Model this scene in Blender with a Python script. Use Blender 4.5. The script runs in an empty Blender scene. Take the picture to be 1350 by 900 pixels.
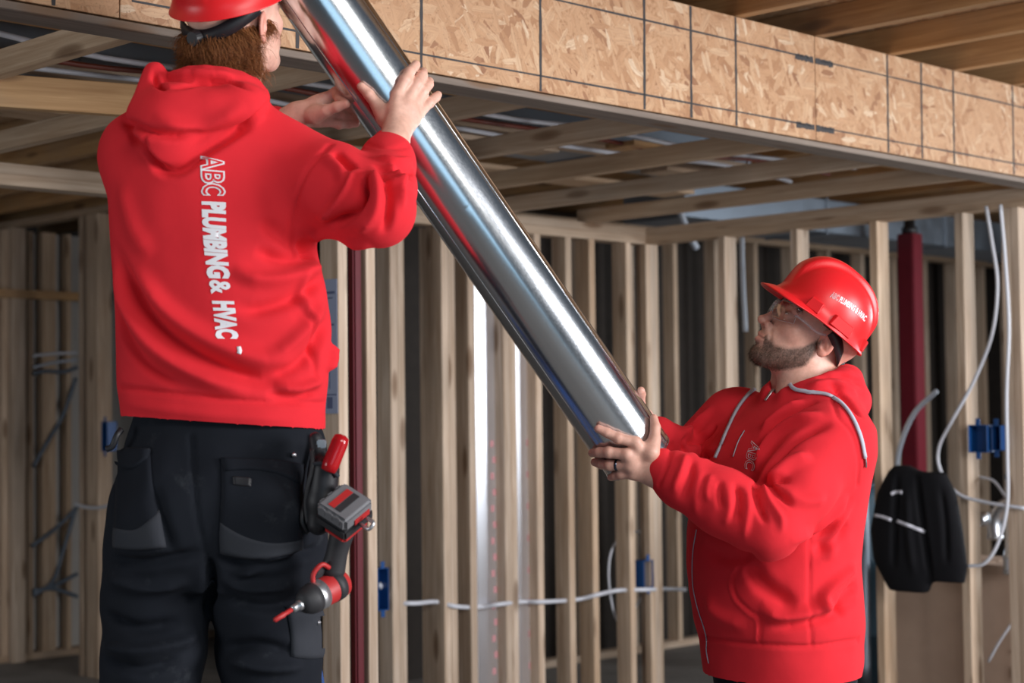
import bpy, bmesh, math, random
import numpy as np
from mathutils import Vector, Matrix
from mathutils.bvhtree import BVHTree

random.seed(7)
scene = bpy.context.scene
C = bpy.context.collection

# ------------------------------------------------------------------ camera
F, CX, CY = 2300.0, 675.0, 450.0
PITCH, ROLL, CAMH = math.atan(95 / 2300), 0.0115, 1.42
CAM = Vector((0, 0, CAMH))
_u0 = Vector((0, -math.sin(PITCH), math.cos(PITCH)))
FWD = Vector((0, math.cos(PITCH), math.sin(PITCH)))
RT = Vector((1, 0, 0)) * math.cos(ROLL) - _u0 * math.sin(ROLL)
UP = Vector((1, 0, 0)) * math.sin(ROLL) + _u0 * math.cos(ROLL)
cam_d = bpy.data.cameras.new('camera')
cam = bpy.data.objects.new('camera', cam_d)
C.objects.link(cam)
cam_d.sensor_width = 36
cam_d.lens = 36 * F / 1350
cam_d.clip_start, cam_d.clip_end = 0.1, 100
cam.matrix_world = Matrix(((RT.x, UP.x, -FWD.x, 0), (RT.y, UP.y, -FWD.y, 0), (RT.z, UP.z, -FWD.z, CAMH), (0, 0, 0, 1)))
cam_d.dof.use_dof = True
cam_d.dof.focus_distance = 3.88
cam_d.dof.aperture_fstop = 3.8
scene.camera = cam

# ------------------------------------------------------------------ world, lights, exposure
world = bpy.data.worlds.new('world')
scene.world = world
world.use_nodes = True
world.node_tree.nodes['Background'].inputs[0].default_value = (0.55, 0.68, 0.85, 1)
world.node_tree.nodes['Background'].inputs[1].default_value = 0.11
vs = scene.view_settings
vs.view_transform, vs.look, vs.exposure, vs.gamma, vs.use_curve_mapping = 'Standard', 'None', 0.0, 1.0, False


def area(name, loc, target, sx, sy, power, col):
    d = bpy.data.lights.new(name, 'AREA')
    d.shape, d.size, d.size_y, d.energy, d.color = 'RECTANGLE', sx, sy, power, col
    o = bpy.data.objects.new(name, d)
    C.objects.link(o)
    o.location = loc
    o.rotation_euler = (Vector(target) - Vector(loc)).to_track_quat('-Z', 'Y').to_euler()
    return o


area('window_daylight_high', (2.7, -0.6, 3.6), (0.2, 4.4, 1.7), 2.6, 1.3, 130, (1.0, 0.97, 0.93))
area('door_daylight', (1.3, -3.2, 1.05), (0.2, 4.0, 1.3), 3.0, 2.0, 30, (0.50, 0.78, 1.0))
area('side_window_daylight', (5.4, 1.6, 1.9), (0.0, 4.6, 1.4), 2.0, 2.2, 390, (0.98, 0.97, 1.0))
area('left_fill_light', (-4.6, 1.2, 1.3), (0.2, 6.0, 2.0), 1.8, 1.6, 50, (0.95, 0.97, 1.0))  # added fill, no real window: brightens the left-facing sides of the soffit joists
area('far_window_daylight', (5.0, 7.75, 1.75), (0.0, 7.75, 1.6), 1.7, 1.1, 95, (0.90, 0.95, 1.0))


def ray(px, py):
    return FWD + RT * ((px - CX) / F) + UP * ((CY - py) / F)


def PD(px, py, depth):
    d = ray(px, py)
    return CAM + d * (depth / d.y)


def PZ(px, py, z):
    d = ray(px, py)
    return CAM + d * ((z - CAMH) / d.z)


def PP(px, py, nrm, c):
    d = ray(px, py)
    return CAM + d * ((c - CAM.dot(nrm)) / d.dot(nrm))


def proj(p):
    v = Vector(p) - CAM
    k = F / v.dot(FWD)
    return CX + v.dot(RT) * k, CY - v.dot(UP) * k


Q = math.sqrt(0.5)
AX = Vector((Q, Q, 0))       # along the beam, away to the right
NX = Vector((Q, -Q, 0))      # from the back wall towards the room


def SN(s, n, z=0.0):
    return AX * s + NX * n + Vector((0, 0, z))


# ------------------------------------------------------------------ object helpers
def link(name, me, mat=None, parent=None):
    o = bpy.data.objects.new(name, me)
    C.objects.link(o)
    if mat is not None and me is not None and not me.materials:
        me.materials.append(mat)
    if parent is not None:
        o.parent = parent
    return o


def tag(o, label=None, cat=None, group=None, kind=None):
    for k, v in (('label', label), ('category', cat), ('group', group), ('kind', kind)):
        if v:
            o[k] = v
    return o


def empty(name, loc=(0, 0, 0)):
    o = bpy.data.objects.new(name, None)
    C.objects.link(o)
    o.location = loc
    o.empty_display_size = 0.1
    return o


def keep(o, parent):
    """parent with the world transform kept (parents here are unrotated empties)"""
    o.parent = parent
    o.location = Vector(o.location) - Vector(parent.location)
    return o


def mesh_from(name, V, Fc, smooth=False):
    me = bpy.data.meshes.new(name)
    me.from_pydata([tuple(v) for v in V], [], [tuple(f) for f in Fc])
    me.update()
    if smooth:
        me.shade_smooth()
    return me


_boxes = {}


def box_mesh(sx, sy, sz, bev=0.002, mat=None):
    """chamfered box centred in x/y, from 0 to sz in z"""
    key = (round(sx, 4), round(sy, 4), round(sz, 4), bev, mat.name if mat else '')
    if key in _boxes:
        return _boxes[key]
    bm = bmesh.new()
    bmesh.ops.create_cube(bm, size=1)
    for v in bm.verts:
        v.co = Vector((v.co.x * sx, v.co.y * sy, (v.co.z + 0.5) * sz))
    if bev:
        bmesh.ops.bevel(bm, geom=list(bm.edges), offset=bev, segments=1, affect='EDGES')
    me = bpy.data.meshes.new('box')
    bm.to_mesh(me)
    bm.free()
    if mat:
        me.materials.append(mat)
    _boxes[key] = me
    return me


def frame_matrix(loc, x, z):
    z = Vector(z).normalized()
    x = Vector(x)
    x = (x - z * x.dot(z)).normalized()
    y = z.cross(x)
    m = Matrix(((x.x, y.x, z.x, loc[0]), (x.y, y.y, z.y, loc[1]), (x.z, y.z, z.z, loc[2]), (0, 0, 0, 1)))
    return m


def lumber(name, loc, x, z, sx, sy, sz, mat, parent=None, bev=0.002):
    """a board: local x is its sx side, local z its length, loc the centre of its starting end"""
    o = link(name, box_mesh(sx, sy, sz, bev, mat), None)
    m = frame_matrix(loc, x, z)
    if parent:
        o.parent = parent
        m = Matrix.Translation(-Vector(parent.location)) @ m
    o.matrix_local = m
    return o


def tube_mesh(pts, rad, seg=8, closed=False, caps=True):
    pts = [Vector(p) for p in pts]
    n = len(pts)
    rads = rad if isinstance(rad, (list, tuple)) else [rad] * n
    V, Fc = [], []
    t0 = (pts[1] - pts[0]).normalized()
    ref = Vector((0, 0, 1)) if abs(t0.z) < 0.9 else Vector((1, 0, 0))
    nx = t0.cross(ref).normalized()
    for i in range(n):
        t = (pts[min(i + 1, n - 1)] - pts[max(i - 1, 0)]).normalized()
        nx = (nx - t * nx.dot(t)).normalized()
        ny = t.cross(nx)
        for k in range(seg):
            a = 2 * math.pi * k / seg
            V.append(pts[i] + (nx * math.cos(a) + ny * math.sin(a)) * rads[i])
    for i in range(n - 1):
        for k in range(seg):
            k2 = (k + 1) % seg
            Fc.append((i * seg + k, i * seg + k2, (i + 1) * seg + k2, (i + 1) * seg + k))
    if caps:
        Fc.append(tuple(range(seg))[::-1])
        Fc.append(tuple(range((n - 1) * seg, n * seg)))
    return mesh_from('tube', V, Fc, True)


def spline(pts, sub=8):
    """Catmull-Rom through the points"""
    P = [Vector(p) for p in pts]
    P = [P[0] * 2 - P[1]] + P + [P[-1] * 2 - P[-2]]
    out = []
    for i in range(1, len(P) - 2):
        for k in range(sub):
            t = k / sub
            a, b, c, d = P[i - 1], P[i], P[i + 1], P[i + 2]
            out.append(0.5 * ((2 * b) + (c - a) * t + (2 * a - 5 * b + 4 * c - d) * t * t + (3 * b - a - 3 * c + d) * t ** 3))
    out.append(P[-2])
    return out


# ------------------------------------------------------------------ materials
def mat_new(name):
    m = bpy.data.materials.new(name)
    m.use_nodes = True
    nt = m.node_tree
    return m, nt, nt.nodes['Principled BSDF']


class NT:
    def __init__(s, nt):
        s.nt = nt

    def n(s, typ, **kw):
        nd = s.nt.nodes.new(typ)
        for k, v in kw.items():
            if k.startswith('i_'):
                nd.inputs[k[2:].replace('_', ' ')].default_value = v
            else:
                setattr(nd, k, v)
        return nd

    def l(s, a, b):
        s.nt.links.new(a, b)

    def ramp(s, fac, stops, interp='LINEAR'):
        r = s.nt.nodes.new('ShaderNodeValToRGB')
        r.color_ramp.interpolation = interp
        el = r.color_ramp.elements
        while len(el) < len(stops):
            el.new(0.5)
        for e, (p, c) in zip(el, stops):
            e.position = p
            e.color = (c, c, c, 1) if isinstance(c, (int, float)) else tuple(c) + (1,)
        s.l(fac, r.inputs[0])
        return r.outputs[0]

    def mix(s, fac, a, b, mode='MIX'):
        m = s.nt.nodes.new('ShaderNodeMix')
        m.data_type = 'RGBA'
        m.blend_type = mode
        for sock, v in ((m.inputs[0], fac), (m.inputs[6], a), (m.inputs[7], b)):
            if isinstance(v, bpy.types.NodeSocket):
                s.l(v, sock)
            elif isinstance(v, (int, float)):
                sock.default_value = v if sock == m.inputs[0] else (v, v, v, 1)
            else:
                sock.default_value = tuple(v) + (1,)
        return m.outputs[2]

    def math(s, op, a, b=0.5):
        m = s.nt.nodes.new('ShaderNodeMath')
        m.operation = op
        for sock, v in ((m.inputs[0], a), (m.inputs[1], b)):
            if isinstance(v, bpy.types.NodeSocket):
                s.l(v, sock)
            else:
                sock.default_value = v
        return m.outputs[0]

    def coords(s, scale=(1, 1, 1), rot=(0, 0, 0), loc=(0, 0, 0), src='Object', add=None):
        tc = s.nt.nodes.new('ShaderNodeTexCoord')
        mp = s.nt.nodes.new('ShaderNodeMapping')
        mp.inputs['Scale'].default_value = scale
        mp.inputs['Rotation'].default_value = rot
        mp.inputs['Location'].default_value = loc
        o = tc.outputs[src]
        if add is not None:
            va = s.nt.nodes.new('ShaderNodeVectorMath')
            va.operation = 'ADD'
            s.l(o, va.inputs[0])
            s.l(add, va.inputs[1])
            o = va.outputs[0]
        s.l(o, mp.inputs[0])
        return mp.outputs[0]

    def noise(s, vec, scale, detail=4, rough=0.55, dist=0.0):
        n = s.n('ShaderNodeTexNoise')
        n.inputs['Scale'].default_value = scale
        n.inputs['Detail'].default_value = detail
        n.inputs['Roughness'].default_value = rough
        n.inputs['Distortion'].default_value = dist
        if vec is not None:
            s.l(vec, n.inputs['Vector'])
        return n.outputs[0]

    def bump(s, h, strength, dist, bsdf):
        b = s.n('ShaderNodeBump')
        b.inputs['Strength'].default_value = strength
        b.inputs['Distance'].default_value = dist
        s.l(h, b.inputs['Height'])
        s.l(b.outputs[0], bsdf.inputs['Normal'])


def plain(name, col, rough=0.5, metal=0.0, bump=None, var=0.0, **kw):
    m, nt, b = mat_new(name)
    t = NT(nt)
    b.inputs['Base Color'].default_value = tuple(col) + (1,)
    b.inputs['Roughness'].default_value = rough
    b.inputs['Metallic'].default_value = metal
    for k, v in kw.items():
        b.inputs[k.replace('_', ' ')].default_value = v
    if var:
        f = t.noise(t.coords(), 14, 4)
        c = t.mix(f, tuple(x * (1 - var) for x in col), tuple(min(1, x * (1 + var)) for x in col))
        t.l(c, b.inputs['Base Color'])
    if bump:
        sc, st, ds = bump
        t.bump(t.noise(t.coords(), sc, 3), st, ds, b)
    return m


def wood(name, light, dark, knots=True):
    m, nt, b = mat_new(name)
    t = NT(nt)
    inf = t.n('ShaderNodeObjectInfo')
    off = t.n('ShaderNodeVectorMath', operation='SCALE')
    off.inputs[0].default_value = (37.0, 11.0, 53.0)
    t.l(inf.outputs['Random'], off.inputs['Scale'])
    v = t.coords((26, 26, 1.3), add=off.outputs[0])
    g = t.noise(v, 1.6, 5, 0.6, 0.6)
    v2 = t.coords((150, 150, 2.5), add=off.outputs[0])
    g2 = t.noise(v2, 1.0, 2, 0.5)
    f = t.math('ADD', t.math('MULTIPLY', g, 0.75), t.math('MULTIPLY', g2, 0.25))
    c = t.ramp(f, [(0.34, dark), (0.52, [(x + y) / 2 for x, y in zip(light, dark)]), (0.66, light)])
    tint = t.ramp(inf.outputs['Random'], [(0.0, (0.74, 0.68, 0.62)), (0.3, (1.0, 0.98, 0.96)), (0.55, (0.95, 0.85, 0.73)), (0.8, (0.84, 0.82, 0.80)), (1.0, (1.06, 1.0, 0.94))])
    c = t.mix(1.0, c, tint, 'MULTIPLY')
    if knots:
        vk = t.coords((9, 9, 2.3), add=off.outputs[0])
        vo = t.n('ShaderNodeTexVoronoi', feature='F1')
        vo.inputs['Scale'].default_value = 1.0
        t.l(vk, vo.inputs['Vector'])
        k = t.ramp(vo.outputs['Distance'], [(0.06, 1.0), (0.12, 0.8), (0.19, 0.0)])
        c = t.mix(t.math('MULTIPLY', k, 0.85), c, (0.16, 0.085, 0.04))
    st = t.noise(t.coords((2.2, 2.2, 1.2), add=off.outputs[0]), 2.0, 3)
    c = t.mix(t.ramp(st, [(0.45, 0.0), (0.75, 0.35)]), c, (0.30, 0.25, 0.20))
    t.l(c, b.inputs['Base Color'])
    b.inputs['Roughness'].default_value = 0.75
    t.bump(f, 0.25, 0.002, b)
    return m


def osb(name, warm=1.0):
    m, nt, b = mat_new(name)
    t = NT(nt)
    c = None
    hs = None
    base = t.noise(t.coords((30, 30, 30)), 3, 4, 0.7)
    c = t.ramp(base, [(0.3, (0.26 * warm, 0.12, 0.05)), (0.5, (0.44 * warm, 0.25, 0.13)), (0.7, (0.52 * warm, 0.32, 0.18))])
    hs = base
    stops = [(0.0, (0.25 * warm, 0.11, 0.05)), (0.10, (0.37 * warm, 0.19, 0.09)), (0.3, (0.46 * warm, 0.26, 0.135)), (0.6, (0.50 * warm, 0.30, 0.165)),
             (0.85, (0.54 * warm, 0.345, 0.20)), (0.95, (0.59 * warm, 0.41, 0.26)), (1.0, (0.64 * warm, 0.49, 0.34))]
    wn = t.n('ShaderNodeTexNoise')
    wn.inputs['Scale'].default_value = 45
    wn.inputs['Detail'].default_value = 3
    t.l(t.coords((1, 1, 1)), wn.inputs['Vector'])
    wv = t.n('ShaderNodeVectorMath', operation='SCALE')
    t.l(wn.outputs['Color'], wv.inputs[0])
    wv.inputs['Scale'].default_value = 0.010
    for i, (ang, sx, sz, th) in enumerate([(0.4, 11, 34, .25), (1.35, 12, 36, .45), (-0.5, 9, 30, .5), (2.6, 11, 40, .55), (0.9, 8, 34, .62), (-1.0, 11, 46, .66), (0.05, 9, 40, .72), (1.9, 14, 60, .75)]):
        # board local: x along the length, z across the face
        vo = t.n('ShaderNodeTexVoronoi', feature='F1')
        vo.inputs['Scale'].default_value = 1.0
        rot = t.coords((1, 1, 1), (0, ang, 0), (3.1 * i, 1.7 * i, 2.3 * i), add=wv.outputs[0])
        sc = t.n('ShaderNodeMapping')
        sc.inputs['Scale'].default_value = (sx, 3, sz)
        t.l(rot, sc.inputs[0])
        t.l(sc.outputs[0], vo.inputs['Vector'])
        sep = t.n('ShaderNodeSeparateColor')
        t.l(vo.outputs['Color'], sep.inputs[0])
        inside = t.ramp(vo.outputs['Distance'], [(0.54, 1.0), (0.57, 0.0)])
        mask = t.math('MULTIPLY', t.math('GREATER_THAN', sep.outputs[0], th), inside)
        col = t.ramp(sep.outputs[1], stops)
        fine = t.n('ShaderNodeMapping')
        fine.inputs['Scale'].default_value = (10, 60, 190)
        t.l(rot, fine.inputs[0])
        col = t.mix(t.ramp(t.noise(fine.outputs[0], 1.0, 3), [(0.42, 0.0), (0.7, 0.55)]), col, (0.30 * warm, 0.155, 0.075), 'MIX')
        c = t.mix(mask, c, col)
        hs = t.math('ADD', hs, t.math('MULTIPLY', mask, t.math('MULTIPLY', sep.outputs[2], 1.2)))
    spk = t.noise(t.coords((1, 1, 1)), 160, 2)
    c = t.mix(t.ramp(spk, [(0.62, 0.0), (0.72, 0.55)]), c, (0.20, 0.10, 0.05))
    t.l(c, b.inputs['Base Color'])
    b.inputs['Roughness'].default_value = 0.62
    t.bump(hs, 0.25, 0.0012, b)
    return m


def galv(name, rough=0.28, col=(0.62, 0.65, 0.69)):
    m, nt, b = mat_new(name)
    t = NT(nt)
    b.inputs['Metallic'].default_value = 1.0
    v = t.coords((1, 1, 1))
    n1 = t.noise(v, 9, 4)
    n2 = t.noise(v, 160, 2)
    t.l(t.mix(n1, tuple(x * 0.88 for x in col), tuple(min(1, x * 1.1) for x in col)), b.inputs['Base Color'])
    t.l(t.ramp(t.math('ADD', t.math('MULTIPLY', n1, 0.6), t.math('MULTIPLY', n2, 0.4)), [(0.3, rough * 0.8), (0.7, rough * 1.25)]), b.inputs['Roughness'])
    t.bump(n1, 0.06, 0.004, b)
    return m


M = {}
M['stud'] = wood('stud_wood', (0.72, 0.605, 0.495), (0.41, 0.295, 0.205))
M['joist'] = wood('joist_wood', (0.62, 0.50, 0.385), (0.40, 0.285, 0.19))
M['joist_warm'] = wood('joist_wood_warm', (0.64, 0.41, 0.20), (0.40, 0.22, 0.09))
M['plate_grey'] = wood('weathered_plate', (0.24, 0.20, 0.175), (0.14, 0.115, 0.095))
M['osb'] = osb('osb')
M['osb_deck'] = osb('osb_deck', 0.95)
M['marker'] = plain('marker_ink', (0.035, 0.033, 0.035), 0.7)
M['galv'] = galv('galvanised')
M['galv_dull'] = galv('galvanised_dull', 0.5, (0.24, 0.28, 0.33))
M['red_steel'] = plain('red_primer_steel', (0.11, 0.004, 0.011), 0.4, var=0.2)
M['black'] = plain('black_plastic', (0.012, 0.012, 0.014), 0.45)
M['blue_box'] = plain('blue_plastic', (0.005, 0.06, 0.22), 0.4)
M['white_cable'] = plain('white_cable', (0.62, 0.64, 0.70), 0.4)
M['grey_cable'] = plain('grey_cable', (0.12, 0.15, 0.19), 0.45)
M['pvc'] = plain('grey_pvc', (0.45, 0.5, 0.58), 0.4)
M['copper'] = plain('copper_cable', (0.16, 0.03, 0.015), 0.5)
M['drywall'] = plain('drywall', (0.50, 0.48, 0.45), 0.9, var=0.08)
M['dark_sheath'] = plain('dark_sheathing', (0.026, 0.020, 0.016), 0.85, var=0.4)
M['cardboard'] = plain('cardboard', (0.38, 0.27, 0.20), 0.85, var=0.1)
M['paper'] = plain('plan_paper', (0.30, 0.34, 0.47), 0.8)
M['ink'] = plain('plan_ink', (0.10, 0.12, 0.22), 0.8)
M['foil'] = plain('foil_facing', (0.86, 0.87, 0.92), 0.30, 0.9, var=0.06)
M['foil_print'] = plain('foil_red_print', (0.62, 0.30, 0.32), 0.5)


def concrete():
    m, nt, b = mat_new('concrete')
    t = NT(nt)
    n = t.noise(t.coords((1, 1, 1)), 2.5, 6, 0.65)
    t.l(t.ramp(n, [(0.3, (0.15, 0.14, 0.13)), (0.7, (0.26, 0.245, 0.23))]), b.inputs['Base Color'])
    b.inputs['Roughness'].default_value = 0.8
    t.bump(n, 0.2, 0.01, b)
    return m


M['concrete'] = concrete()

# ------------------------------------------------------------------ structure
floor = link('floor', box_mesh(22, 26, 0.1, 0, M['concrete']))
floor.location = (0, 7, -0.1)
tag(floor, 'bare grey concrete slab floor', kind='structure')

BN, W1N, W2S = -3.266, -5.372, 6.275      # beam face, back wall face, side wall face
SOF = 2.287
BT = 0.342                              # height of the beam
PLT = SOF - 0.073                       # top of the studs under the soffit
MJ = SOF + BT + 0.004                   # underside of the main joists

# --- back stud wall, parallel to the beam
wall_back = tag(empty('wall_back', SN(4.6, W1N, 0)), 'back wall of bare wooden studs', kind='structure')


def stud_A(px, plies=1, dep=0.089, n=W1N, z0=0.038, z1=PLT, parent=wall_back, mat='stud', py=620):
    """stud of a wall along AX; px is where the right end of its front edge shows"""
    s = PP(px, py, NX, n).dot(AX)
    for k in range(plies):
        p = SN(s - 0.019 - 0.0385 * k, n - dep / 2, z0)
        lumber('stud', p, AX, (0, 0, 1), 0.038, dep, z1 - z0, M[mat], parent)


def stud_B(px, plies=1, dep=0.089, s=W2S, z0=0.038, z1=PLT, parent=None, mat='stud', py=620):
    """stud of a wall along NX; px is where the left end of its front edge shows"""
    n = PP(px, py, AX, s).dot(NX)
    for k in range(plies):
        p = SN(s + dep / 2, n + 0.019 + 0.0385 * k, z0)
        lumber('stud', p, NX, (0, 0, 1), 0.038, dep, z1 - z0, M[mat], parent)


for px, pl, dp in [(535, 2, 0.089), (602, 2, 0.14), (628, 1, 0.089), (682, 2, 0.089), (716, 1, 0.089), (757, 1, 0.089), (788, 1, 0.089),
                   (836, 1, 0.089), (868, 1, 0.089)]:
    stud_A(px, pl, dp)
lumber('stud', SN(W2S + 0.045, W1N - 0.02, 0.038), AX, (0, 0, 1), 0.089, 0.038, PLT - 0.038, M['stud'], wall_back)
# plates
for z, nm in ((0.0, 'bottom_plate'), (PLT, 'top_plate'), (PLT + 0.038, 'top_plate')):
    s0 = 3.9 if z == 0 else 1.7
    lumber(nm, SN(s0, W1N - 0.045, z + 0.019), (0, 0, 1), AX, 0.038, 0.089, W2S + 0.09 - s0, M['joist' if z else 'stud'], wall_back)

# --- side stud wall, square to it
wall_right = tag(empty('wall_right', SN(W2S, -4.4, 0)), 'side wall of bare wooden studs to the right', kind='structure')
for px, pl in ((951, 1), (1047, 1), (1152, 1), (1265, 1), (1327, 2)):
    stud_B(px, pl, parent=wall_right)
for z, nm in ((0.0, 'bottom_plate'), (PLT, 'top_plate'), (PLT + 0.038, 'top_plate')):
    lumber(nm, SN(W2S + 0.045, W1N, z + 0.019), (0, 0, 1), NX, 0.038, 0.089, BN - W1N - 0.1, M['joist' if z else 'stud'], wall_right)

# --- far walls behind them
wall_far = tag(empty('wall_far', SN(8, -7.0, 0)), 'far stud wall behind the front studs', kind='structure')
for k in range(15):
    s = 6.6 + 0.406 * k
    lumber('stud', SN(s, -6.85, 0.038), AX, (0, 0, 1), 0.038, 0.089, 2.46, M['stud'], wall_far)
for z in (0.0, 2.50):
    lumber('plate', SN(6.4, -6.85, z + 0.019), (0, 0, 1), AX, 0.038, 0.089, 6.2, M['stud'], wall_far)
for k in range(5):
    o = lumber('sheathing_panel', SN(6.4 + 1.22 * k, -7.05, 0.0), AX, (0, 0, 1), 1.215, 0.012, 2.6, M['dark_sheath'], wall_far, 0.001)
wall_dark = tag(empty('wall_rear', SN(5.6, -9.0, 0)), 'dim sheathed wall far behind the back studs', kind='structure')
for k in range(4):
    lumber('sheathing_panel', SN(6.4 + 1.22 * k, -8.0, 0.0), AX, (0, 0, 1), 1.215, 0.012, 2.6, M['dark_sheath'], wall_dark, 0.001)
for k in range(8):
    lumber('stud', SN(5.9 + 0.5 * k, -7.87, 0.038), AX, (0, 0, 1), 0.038, 0.089, 2.5, M['joist'], wall_dark)

# --- left room seen past the man: drywalled wall and stud walls
wall_left = tag(empty('wall_left', SN(5.3, -9.2, 0)), 'dim left room wall of studs with grey drywall behind', kind='structure')
for px, wd in ((114, 0.12), (4, 0.11)):
    n = PP(px, 700, AX, 5.16).dot(NX)
    lumber('stud', SN(5.205, n + wd / 2, 0.0), NX, (0, 0, 1), wd, 0.089, 2.55, M['stud'], wall_left)
n = PP(104, 700, AX, 5.16).dot(NX)
lumber('stud', SN(5.205, n + 0.019, 0.0), NX, (0, 0, 1), 0.036, 0.089, 2.55, M['stud'], wall_left)
lumber('top_plate', SN(5.205, -10.3, 2.57), (0, 0, 1), NX, 0.04, 0.089, 2.6, M['joist'], wall_left)
s0 = 3.8
for k, (px, w) in enumerate(((12, 0.089), (41, 0.038), (66, 0.089), (92, 0.03))):
    s = PP(px, 700, NX, -9.36).dot(AX)
    lumber('stud', SN(s, -9.40, 0.04), AX, (0, 0, 1), w, 0.07, 2.5, M['stud' if k % 2 == 0 else 'joist'], wall_left)
for k in range(4):
    lumber('drywall_sheet', SN(3.3 + 1.22 * k, -9.47, 0.04), AX, (0, 0, 1), 1.214, 0.013, 2.5, M['drywall'], wall_left, 0.001)
lumber('bottom_plate', SN(2.7, -9.42, 0.02), (0, 0, 1), AX, 0.04, 0.12, 5.0, M['joist'], wall_left)
zb = PD(50, 388, 10.3).z
lumber('blocking', SN(4.5, -9.3, zb), (0, 0, 1), AX, 0.05, 0.05, 1.3, M['joist_warm'], wall_left)

# outer shell that keeps the sky out on the far sides
shell = tag(empty('wall_outer', (0, 14, 0)), 'outer sheathing closing the building at the back', kind='structure')
for nm, a, b in (('sheathing_panel', (-9, 9.0), (0, 18.2)), ('sheathing_panel', (0, 18.2), (9.5, 8.7))):
    a, b = Vector(a + (0,)), Vector(b + (0,))
    d = (b - a)
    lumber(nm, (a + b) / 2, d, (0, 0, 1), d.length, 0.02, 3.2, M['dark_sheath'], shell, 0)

# --- ceiling
ceiling = tag(empty('ceiling', (0, 9, MJ)), 'floor joists and deck overhead', kind='structure')
for k in range(13):
    lumber('deck_panel', SN(0.8 + 1.22 * k, -10.4, MJ + 0.10), AX, NX, 1.215, 0.018, 8.2, M['osb_deck'], ceiling, 0.001)
js = [PP(x, y, NX, BN).dot(AX) for x, y in ((975, 18), (1078, 44), (1176, 68), (1262, 90))]
jstep = (js[-1] - js[0]) / 3
for k in range(-9, 14):
    lumber('joist', SN(js[0] + jstep * k, -10.4, MJ + 0.045), AX, NX, 0.045, 0.09, 8.0, M['joist_warm'], ceiling)
for s in [x * 0.885 for x in (2.50, 3.20, 3.97, 4.65, 5.33, 6.0, 6.67)]:
    lumber('soffit_joist', SN(s - 0.019, W1N - 0.06, SOF + 0.032), AX, NX, 0.042, 0.064, -(W1N - BN) + 0.02, M['joist'], ceiling)
# the wide warm plank with a big knot and the second layer of boards above the soffit joists
lumber('plank', PD(-30, 118, 4.43), (0, 0, 1), PD(175, 133, 4.65) - PD(-30, 118, 4.43), 0.085, 0.038, 0.62, M['joist_warm'], ceiling)
for n, z in ((-3.85, 2.42), (-4.5, 2.44), (-5.1, 2.42)):
    lumber('strap_board', SN(1.7, n, z), (0, 0, 1), AX, 0.019, 0.18, 4.5, M['joist_warm' if n > -4.5 else 'joist'], ceiling)

# --- the osb beam
beam = tag(empty('rim_beam', SN(4.0, BN, SOF)), 'long oriented strand board beam marked with black grid lines', 'beam')
sj = [PP(x, y, NX, BN).dot(AX) for x, y in ((-420, 0), (158, 10), (1075, 110))] + [5.2 + 2.44, 10.4]
for a, b in zip(sj[:-1], sj[1:]):
    # local x along the beam, z up
    o = link('osb_panel', box_mesh(b - a - 0.003, 0.018, BT - 0.002, 0.0012, M['osb']), None, beam)
    m = frame_matrix(SN((a + b) / 2, BN - 0.009, SOF + 0.004), AX, (0, 0, 1))
    o.matrix_local = Matrix.Translation(-beam.location) @ m
lumber('core_board', SN(sj[0], BN - 0.04, SOF + 0.17), (0, 0, 1), AX, 0.32, 0.04, 10.4 - sj[0], M['joist'], beam)
lumber('bottom_plate', SN(sj[0], BN - 0.045, SOF - 0.010), (0, 0, 1), AX, 0.018, 0.10, 10.4 - sj[0], M['plate_grey'], beam)


def marker(p0, p1, w, parent=beam):
    pts = []
    m = 14
    V = []
    d = (p1 - p0).normalized()
    side = NX.cross(d).normalized()
    for i in range(m + 1):
        p = p0.lerp(p1, i / m)
        j = random.uniform(-0.0008, 0.0008)
        ww = w * random.uniform(0.75, 1.2)
        V += [p + side * (ww / 2 + j) + NX * 0.0008, p - side * (ww / 2 - j) + NX * 0.0008, p + side * (ww / 2 + j) - NX * 0.0012, p - side * (ww / 2 - j) - NX * 0.0012]
    Fc = []
    for i in range(m):
        a, b = 4 * i, 4 * i + 4
        Fc += [(a, a + 1, b + 1, b), (a, b, b + 2, a + 2), (a + 1, a + 3, b + 3, b + 1)]
    V = [v - Vector(parent.location) for v in V]
    link('marker_line', mesh_from('marker_line', V, Fc), M['marker'], parent)


for x in (555, 712, 849.5, 911, 970, 1169.5, 1214, 1256, 1334, 392, 240, 70):
    s = PP(x, 60 if x < 800 else 120, NX, BN).dot(AX)
    marker(SN(s, BN, SOF + 0.006), SN(s + 0.004, BN, SOF + BT), 0.010)
zl = PP(711, 100, NX, BN).z - SOF
zu = PP(911, 41, NX, BN).z - SOF
for a, b in zip(sj[:-1], sj[1:]):
    for z in (zl, zu):
        marker(SN(a + 0.03, BN, SOF + z), SN(b - 0.03, BN, SOF + z + 0.002), 0.0055)
for s in (sj[2] - 0.06, sj[2] + 0.05):
    for z in (zl, zu):
        marker(SN(s - 0.05, BN, SOF + z - 0.003), SN(s + 0.05, BN, SOF + z - 0.003), 0.02)

# ------------------------------------------------------------------ implicit modelling tools
def V3(p):
    return np.array([p[0], p[1], p[2]], dtype=np.float64)


def smin(a, b, k):
    h = np.clip(0.5 + 0.5 * (b - a) / k, 0, 1)
    return b * (1 - h) + a * h - k * h * (1 - h)


def smax(a, b, k):
    return -smin(-a, -b, k)


def rcone(P, a, b, r1, r2):
    a, b = V3(a), V3(b)
    ab = b - a
    pa = P - a
    t = np.clip(pa @ ab / max(ab @ ab, 1e-9), 0, 1)
    d = pa - t[:, None] * ab
    return np.sqrt((d * d).sum(1)) - (r1 + t * (r2 - r1))


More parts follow.
